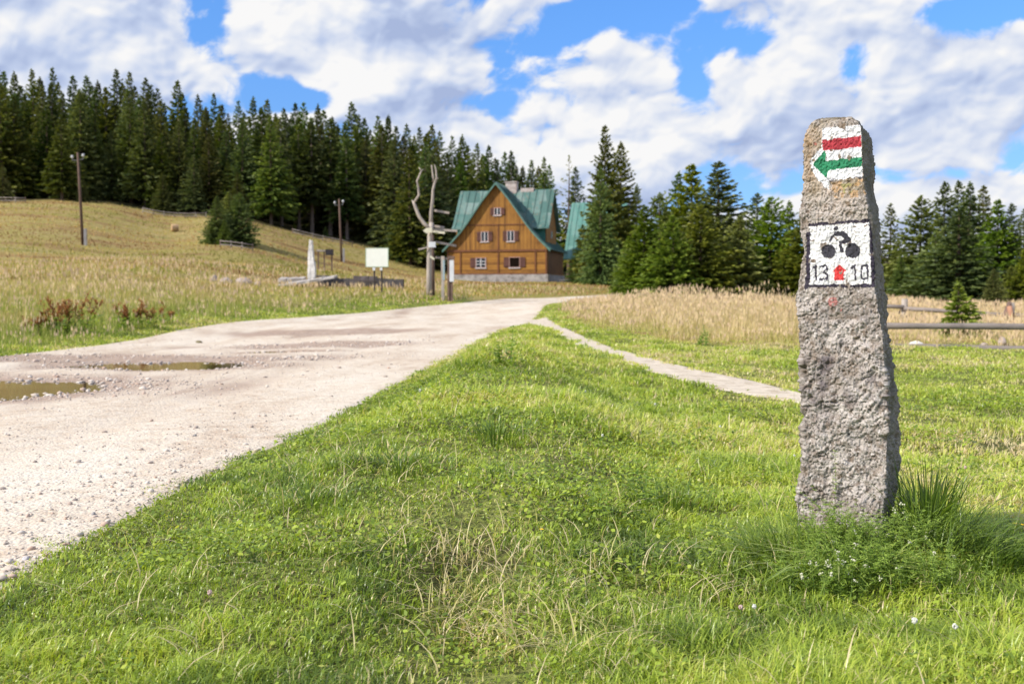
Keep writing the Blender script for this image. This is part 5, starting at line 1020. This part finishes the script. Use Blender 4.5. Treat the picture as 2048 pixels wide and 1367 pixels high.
# ================================================================== PLANTS
M_stem = pmat('green_stem', (.16, .24, .06), var=.2, bump=0); M_herb = leafmat('herb_leaves', [(0, (.10, .15, .03)), (.5, (.25, .37, .06)), (1, (.42, .52, .12))], trans=.35, rough=.5)
M_dock = leafmat('rusty_seed_heads', [(0, (.20, .07, .03)), (.5, (.40, .15, .055)), (1, (.52, .30, .11))], trans=.15, rough=.8); M_cfl = pmat('cream_petals', (.62, .60, .46), var=.25, bump=0); M_wfl = pmat('white_petals', (.66, .66, .60), var=.1, bump=0); M_pfl = pmat('pinkish_clover', (.62, .45, .42), var=.2, bump=0); M_yfl = pmat('yellow_petals', (.85, .55, .03), var=.1, bump=0); M_tuss = leafmat('tussock_blades', [(0, (.06, .10, .02)), (.5, (.17, .26, .04)), (.8, (.34, .44, .08)), (1, (.54, .58, .22))], trans=.35, rough=.35, spec=.4)
def stemset(stems, rad): 
    b = MB()
    for p in stems: b.tube(p, [rad * (1 - .7 * i / (len(p) - 1)) for i in range(len(p))], 3, cap=False)
    return b
def bedstraw(px_, py_, hs_, n, spread, seed, label, fl=6):
    g = ground(px_, py_, 1.5, 20); r = np.random.default_rng(seed); e = thing('bedstraw_plant', label, 'wild plant', tuple(g), 0, 'bedstraw clumps at the foot of the stone'); stems = []; X = []; F_ = []
    for i in range(n):
        bx, by = r.normal(0, spread[0] * .9), r.normal(0, spread[1] * .9); az_ = r.uniform(0, 6.28); L = hs_ * r.uniform(.45, 1.1); ln = r.uniform(.15, .9); z0 = Hs(g[0] + bx, g[1] + by) - g[2]
        pts = [np.array([bx + math.cos(az_) * ln * L * u ** 1.6 * .8, by + math.sin(az_) * ln * L * u ** 1.6 * .8, z0 + L * u * (1 - .25 * ln * u)]) for u in (0, .25, .5, .75, 1)]; stems.append(pts); nw = int(L / .014)
        for k in range(nw):
            u = (k + 1) / nw * 4; j = min(int(u), 3); c = pts[j] * (1 - (u - j)) + pts[j + 1] * (u - j); a0 = r.uniform(0, 6.28)
            for q_ in range(6): X.append((*c, a0 + q_ * 1.047, r.uniform(.010, .018) * (1.15 - .5 * k / nw), r.uniform(-.1, .6)))
        if i < fl: F_.append(pts[-1])
    X = np.array(X); m_ = len(X); stemset(stems, .0013).build('stems', M_stem, e)
    mk('leaves', [leaves(X[:, 0], X[:, 1], X[:, 2], X[:, 4], X[:, 4] * .22, X[:, 5], np.clip(r.normal(.55, .2, m_), 0, 1), seed=seed, az=X[:, 3])], M_herb, e)
    if F_:
        V, F = ico(1)
        for c in F_:
            b = MB()
            for k in range(7): o_ = r.normal(0, .0035, 3); s_ = r.uniform(.0014, .0026); b.add([tuple(c + o_ + v * s_) for v in V], [tuple(f) for f in F])
            b.build('flower_cluster', M_cfl, e)
    return e
bedstraw(1650, 1112, .15, 80, (.055, .04), 401, 'pale green bedstraw clump against the left foot of the stone', 0); bedstraw(1730, 1118, .14, 90, (.06, .045), 402, 'dense green bedstraw clump in the middle of the stone foot', 5)
bedstraw(1690, 1160, .12, 110, (.11, .04), 403, 'low wide bedstraw clump in front of the stone', 3); bedstraw(1815, 1112, .15, 60, (.05, .04), 404, 'bedstraw clump with cream flowers at the right foot of the stone', 12)
bedstraw(1830, 1175, .12, 80, (.10, .04), 405, 'low bedstraw clump in the shade right of the stone', 5); bedstraw(1640, 1190, .10, 50, (.06, .03), 406, 'small bedstraw clump with white flowers in front of the left foot', 16)
bedstraw(1672, 1075, .30, 5, (.012, .01), 407, 'single tall bedstraw sprig climbing up the face of the stone', 0)
def tussock(px_, py_, n, sp_r, hgt, wd_, seed, label, lean=(.2, 1.1), azc=None, tt=(.1, .7), name='grass_tussock', grp='grass tussocks around the stone'):
    g = ground(px_, py_, 1.5, 40); r = np.random.default_rng(seed); qa = r.uniform(0, 6.28, n); qr = r.random(n) ** .7; x = g[0] + np.cos(qa) * qr * min(sp_r[0] * 1.5, .16 + .01 * g[1]); y = g[1] + np.sin(qa) * qr * min(sp_r[1] * 1.5, .16 + .01 * g[1])
    V, Q, T, A = blades(x, y, hgt * r.uniform(.5, 1.15, n), wd_ * r.uniform(.6, 1.3, n), r.uniform(*lean, n), r.uniform(*tt, n), seg=4, seed=seed, az=None if azc is None else r.normal(azc, .8, n))
    o = link(name, npmesh(name, V - g, Q, T, attrs={'t': A}), M_tuss); o.location = tuple(g); return tag(o, label, 'grass tussock', grp)
tussock(1855, 1080, 330, (.075, .07), .27, .0042, 501, 'tall dark green grass tussock right behind the foot of the stone', (.05, 1.0)); tussock(1925, 1115, 330, (.10, .07), .19, .0042, 502, 'arching grass tussock in the shadow right of the stone', (.3, 1.3), 0)
tussock(1560, 1125, 240, (.08, .06), .15, .0040, 503, 'light green grass tussock at the left foot of the stone', (.3, 1.3), 2.6, (.3, .9)); tussock(1690, 1155, 90, (.13, .05), .16, .0060, 504, 'broad arching grass blades in front of the stone', (.9, 1.9), None, (.5, 1))
tussock(1480, 1130, 90, (.10, .08), .11, .004, 505, 'pale grass tussock left of the stone foot', (.3, 1.2), None, (.3, .9)); tussock(2000, 1150, 260, (.10, .08), .14, .004, 506, 'dark grass tussock at the right end of the stone shadow', (.3, 1.2), None, (.1, .6))
tussock(1340, 1020, 110, (.12, .12), .13, .0042, 507, 'lush grass tussock on the slope left of the stone', (.2, 1.0), None, (.2, .75), grp='grass tussocks on the bank'); tussock(990, 880, 130, (.20, .25), .13, .0055, 508, 'dark grass tussock on the middle of the bank', (.2, 1.0), None, (.1, .6), grp='grass tussocks on the bank')
tussock(620, 1010, 120, (.10, .12), .10, .0045, 509, 'low leafy tussock near the road edge', (.4, 1.4), None, (.2, .7), grp='grass tussocks on the bank'); tussock(800, 940, 120, (.14, .15), .10, .005, 510, 'dark low tussock on the bank beside the road', (.4, 1.4), None, (.1, .5), grp='grass tussocks on the bank')
tussock(1180, 720, 90, (.25, .5), .16, .010, 511, 'small tussock on the bank beside the footpath', (.3, 1.0), None, (.1, .6), grp='grass tussocks on the bank')
# upright nettle like herbs on the bank
def herb(px_, py_, hs_, seed, label, n=4, grp='leafy herbs on the bank'):
    g = ground(px_, py_, 1.5, 40); r = np.random.default_rng(seed); e = thing('leafy_herb', label, 'wild plant', tuple(g), 0, grp); stems = []; X = []; sc0 = max(1, g[1] / 5)
    for i in range(n):
        bx, by = r.normal(0, .04 * sc0 ** .5), r.normal(0, .04 * sc0 ** .5); L = hs_ * r.uniform(.6, 1.1); lx_, ly_ = r.normal(0, .18, 2) * L; pts = [np.array([bx + lx_ * u, by + ly_ * u, L * u - .01]) for u in (0, .33, .66, 1)]; stems.append(pts); nw = 9
        for k in range(nw):
            c = pts[0] + (pts[-1] - pts[0]) * (k + 1) / nw; a0 = k * 1.57
            for q_ in range(4): X.append((*c, a0 + q_ * 1.57 + r.uniform(-.3, .3), hs_ * .17 * (1.2 - .75 * k / nw), r.uniform(-.2, .6)))
    X = np.array(X); stemset(stems, .0018 * sc0).build('stems', M_stem, e); mk('leaves', [leaves(X[:, 0], X[:, 1], X[:, 2], X[:, 4], X[:, 4] * .42, X[:, 5], np.clip(r.normal(.4, .2, len(X)), 0, 1), seed=seed, az=X[:, 3])], M_herb, e)
herb(1270, 1010, .17, 601, 'upright leafy herb on the slope between bank and stone'); herb(1185, 1030, .12, 602, 'low leafy herb on the slope left of the taller one'); herb(1012, 735, .30, 603, 'leafy herb standing on the bank near the footpath fork'); herb(1410, 692, .38, 604, 'brownish herb at the edge of the straw grass'); herb(1503, 712, .22, 605, 'small upright herb in the mown grass behind the footpath', 2)
herb(1330, 900, .10, 606, 'small herb by the bare earth patch on the slope')
# rusty docks on the left verge
def dock(px_, py_, top, seed, label, n=7):
    g = ground(px_, py_, 8, 40); hh_ = at(px_, top, g[1])[2] - g[2]; r = np.random.default_rng(seed); e = thing('dock_plant', label, 'wild plant', tuple(g), 0, 'rusty seeding plants on the left verge'); stems = []; X = []; Y_ = []
    for i in range(n):
        bx, by = r.normal(0, .085), r.normal(0, .085); X = []; L = hh_ * r.uniform(.6, 1.05); lx_, ly_ = r.normal(0, .25, 2) * L; pts = [np.array([bx + lx_ * u ** 1.3, by + ly_ * u ** 1.3, L * u - .02]) for u in (0, .3, .6, 1)]; stems.append(pts)
        for j in range(5): a = r.uniform(0, 6.28); s_ = pts[2] + (pts[3] - pts[2]) * r.uniform(-.2, .9); l_ = .10 * r.uniform(.5, 1.2); stems.append([s_, s_ + np.array([math.cos(a) * l_ * .6, math.sin(a) * l_ * .6, l_ * .9])]); X += [(*(s_ + (stems[-1][1] - s_) * r.uniform(0, 1.15) + r.normal(0, .013, 3)), r.uniform(0, 6.28), r.uniform(.015, .038), r.uniform(-.5, 1.2)) for _ in range(26)]
        X = np.array(X); mk('seed_head', [leaves(X[:, 0], X[:, 1], X[:, 2], X[:, 4], X[:, 4] * .7, X[:, 5], r.random(len(X)), seed=seed + i, az=X[:, 3])], M_dock, e)
        for j in range(16): c = pts[0] + (pts[3] - pts[0]) * r.uniform(.05, .75); Y_.append((*c, r.uniform(0, 6.28), r.uniform(.07, .16), r.uniform(-.3, .7)))
    Y_ = np.array(Y_); stemset(stems, .006).build('stems', pmat('brown_stem', (.16, .09, .04), bump=0) if 'brown_stem' not in bpy.data.materials else bpy.data.materials['brown_stem'], e)
    mk('leaves', [leaves(Y_[:, 0], Y_[:, 1], Y_[:, 2], Y_[:, 4], Y_[:, 4] * .25, Y_[:, 5], np.clip(r.normal(.35, .2, len(Y_)), 0, 1), seed=seed + 1, az=Y_[:, 3])], M_herb, e)
for px_, py_, top, sd, n, lb in ((95, 668, 618, 701, 6, 'leftmost rusty brown seeding plant on the verge'), (122, 670, 588, 702, 8, 'tall rusty seeding plant, second from left on the verge'), (145, 668, 590, 703, 7, 'tallest rusty plant in the centre of the verge clump'), (172, 664, 592, 704, 5, 'rusty plant at the right of the tall verge clump'), (72, 668, 632, 705, 4, 'small rusty plant low at the left of the verge clump'),
    (248, 660, 602, 706, 5, 'reddish plant further right along the verge'), (272, 658, 597, 707, 6, 'orange brown plant with upright stems right of the verge clump'), (300, 656, 606, 708, 5, 'thin reddish plant near the bend of the verge'), (338, 650, 612, 709, 3, 'rightmost thin brown plant on the verge')): dock(px_, py_, top, sd, lb, n)
# clover and yellow flowers
def flower(px_, py_, s_, mat, label, name, cat, hgt, grp, kind='ball'):
    g = ground(px_, py_, 1.5, 40); e = thing(name, label, cat, tuple(g), 0, grp); r = np.random.default_rng(int(px_ * 7 + py_)); MB().tube([(0, 0, -.01), (.003, 0, hgt * .5), (0, .002, hgt)], [.0012, .001, .001], 4).build('stem', M_stem, e); b = MB()
    if kind == 'ball':
        V, F = ico(1)
        for k in range(38): v = r.normal(0, 1, 3); v /= np.linalg.norm(v); c = v * s_ * .8 + np.array([0, 0, hgt + s_ * .5]); b.add([tuple(c + q_ * np.array([.32, .32, .5]) * s_ * r.uniform(.7, 1.1)) for q_ in V], [tuple(f) for f in F])
    else:
        for k in range(5): a = k * 1.2566; c = Vector((math.cos(a), math.sin(a), .25)) * s_; d = Vector((-math.sin(a), math.cos(a), 0)) * s_ * .45; p0 = Vector((0, 0, hgt)); b.add([p0, p0 + c * .6 + d, p0 + c * 1.15, p0 + c * .6 - d], [(0, 1, 2, 3)])
        b.box((0, 0, hgt + s_ * .12), (s_ * .35,) * 3)
    b.build('flower_head', mat, e)
for px_, py_, s_, mt, lb in ((1828, 1292, .0065, M_wfl, 'white clover head in the grass below the stone, left of its neighbour'), (1909, 1305, .006, M_wfl, 'round white clover head at the lower right'), (1508, 1260, .005, M_wfl, 'small white clover head left below the stone'), (1481, 1262, .005, M_pfl, 'pinkish clover head beside the small white one'),
    (1440, 872, .006, M_wfl, 'white clover head on the lawn left of the stone'), (1205, 895, .006, M_wfl, 'white clover head on the bank slope'), (1170, 800, .008, M_wfl, 'white clover head further up the bank slope'), (840, 800, .008, M_wfl, 'white clover head near the road edge'), (1588, 935, .006, M_wfl, 'white clover head just left of the stone'), (1310, 825, .007, M_wfl, 'white clover head in the mown grass beside the footpath'), (420, 1232, .006, M_pfl, 'faded pink clover head at the lower left'), (1930, 960, .006, M_pfl, 'pinkish clover head right of the stone')):
    flower(px_, py_, s_, mt, lb, 'clover_flower', 'flower', .055, 'clover heads in the lawn')
for px_, py_, lb in ((1997, 1062, 'orange yellow flower right of the stone shadow'), (2027, 1105, 'yellow flower at the right edge, left one of the pair'), (2043, 1108, 'yellow flower touching the right edge of the photo'), (1083, 1122, 'yellow green blossom in the middle of the lawn')): flower(px_, py_, .007, M_yfl, lb, 'yellow_flower', 'flower', .09, 'yellow flowers', 'star')
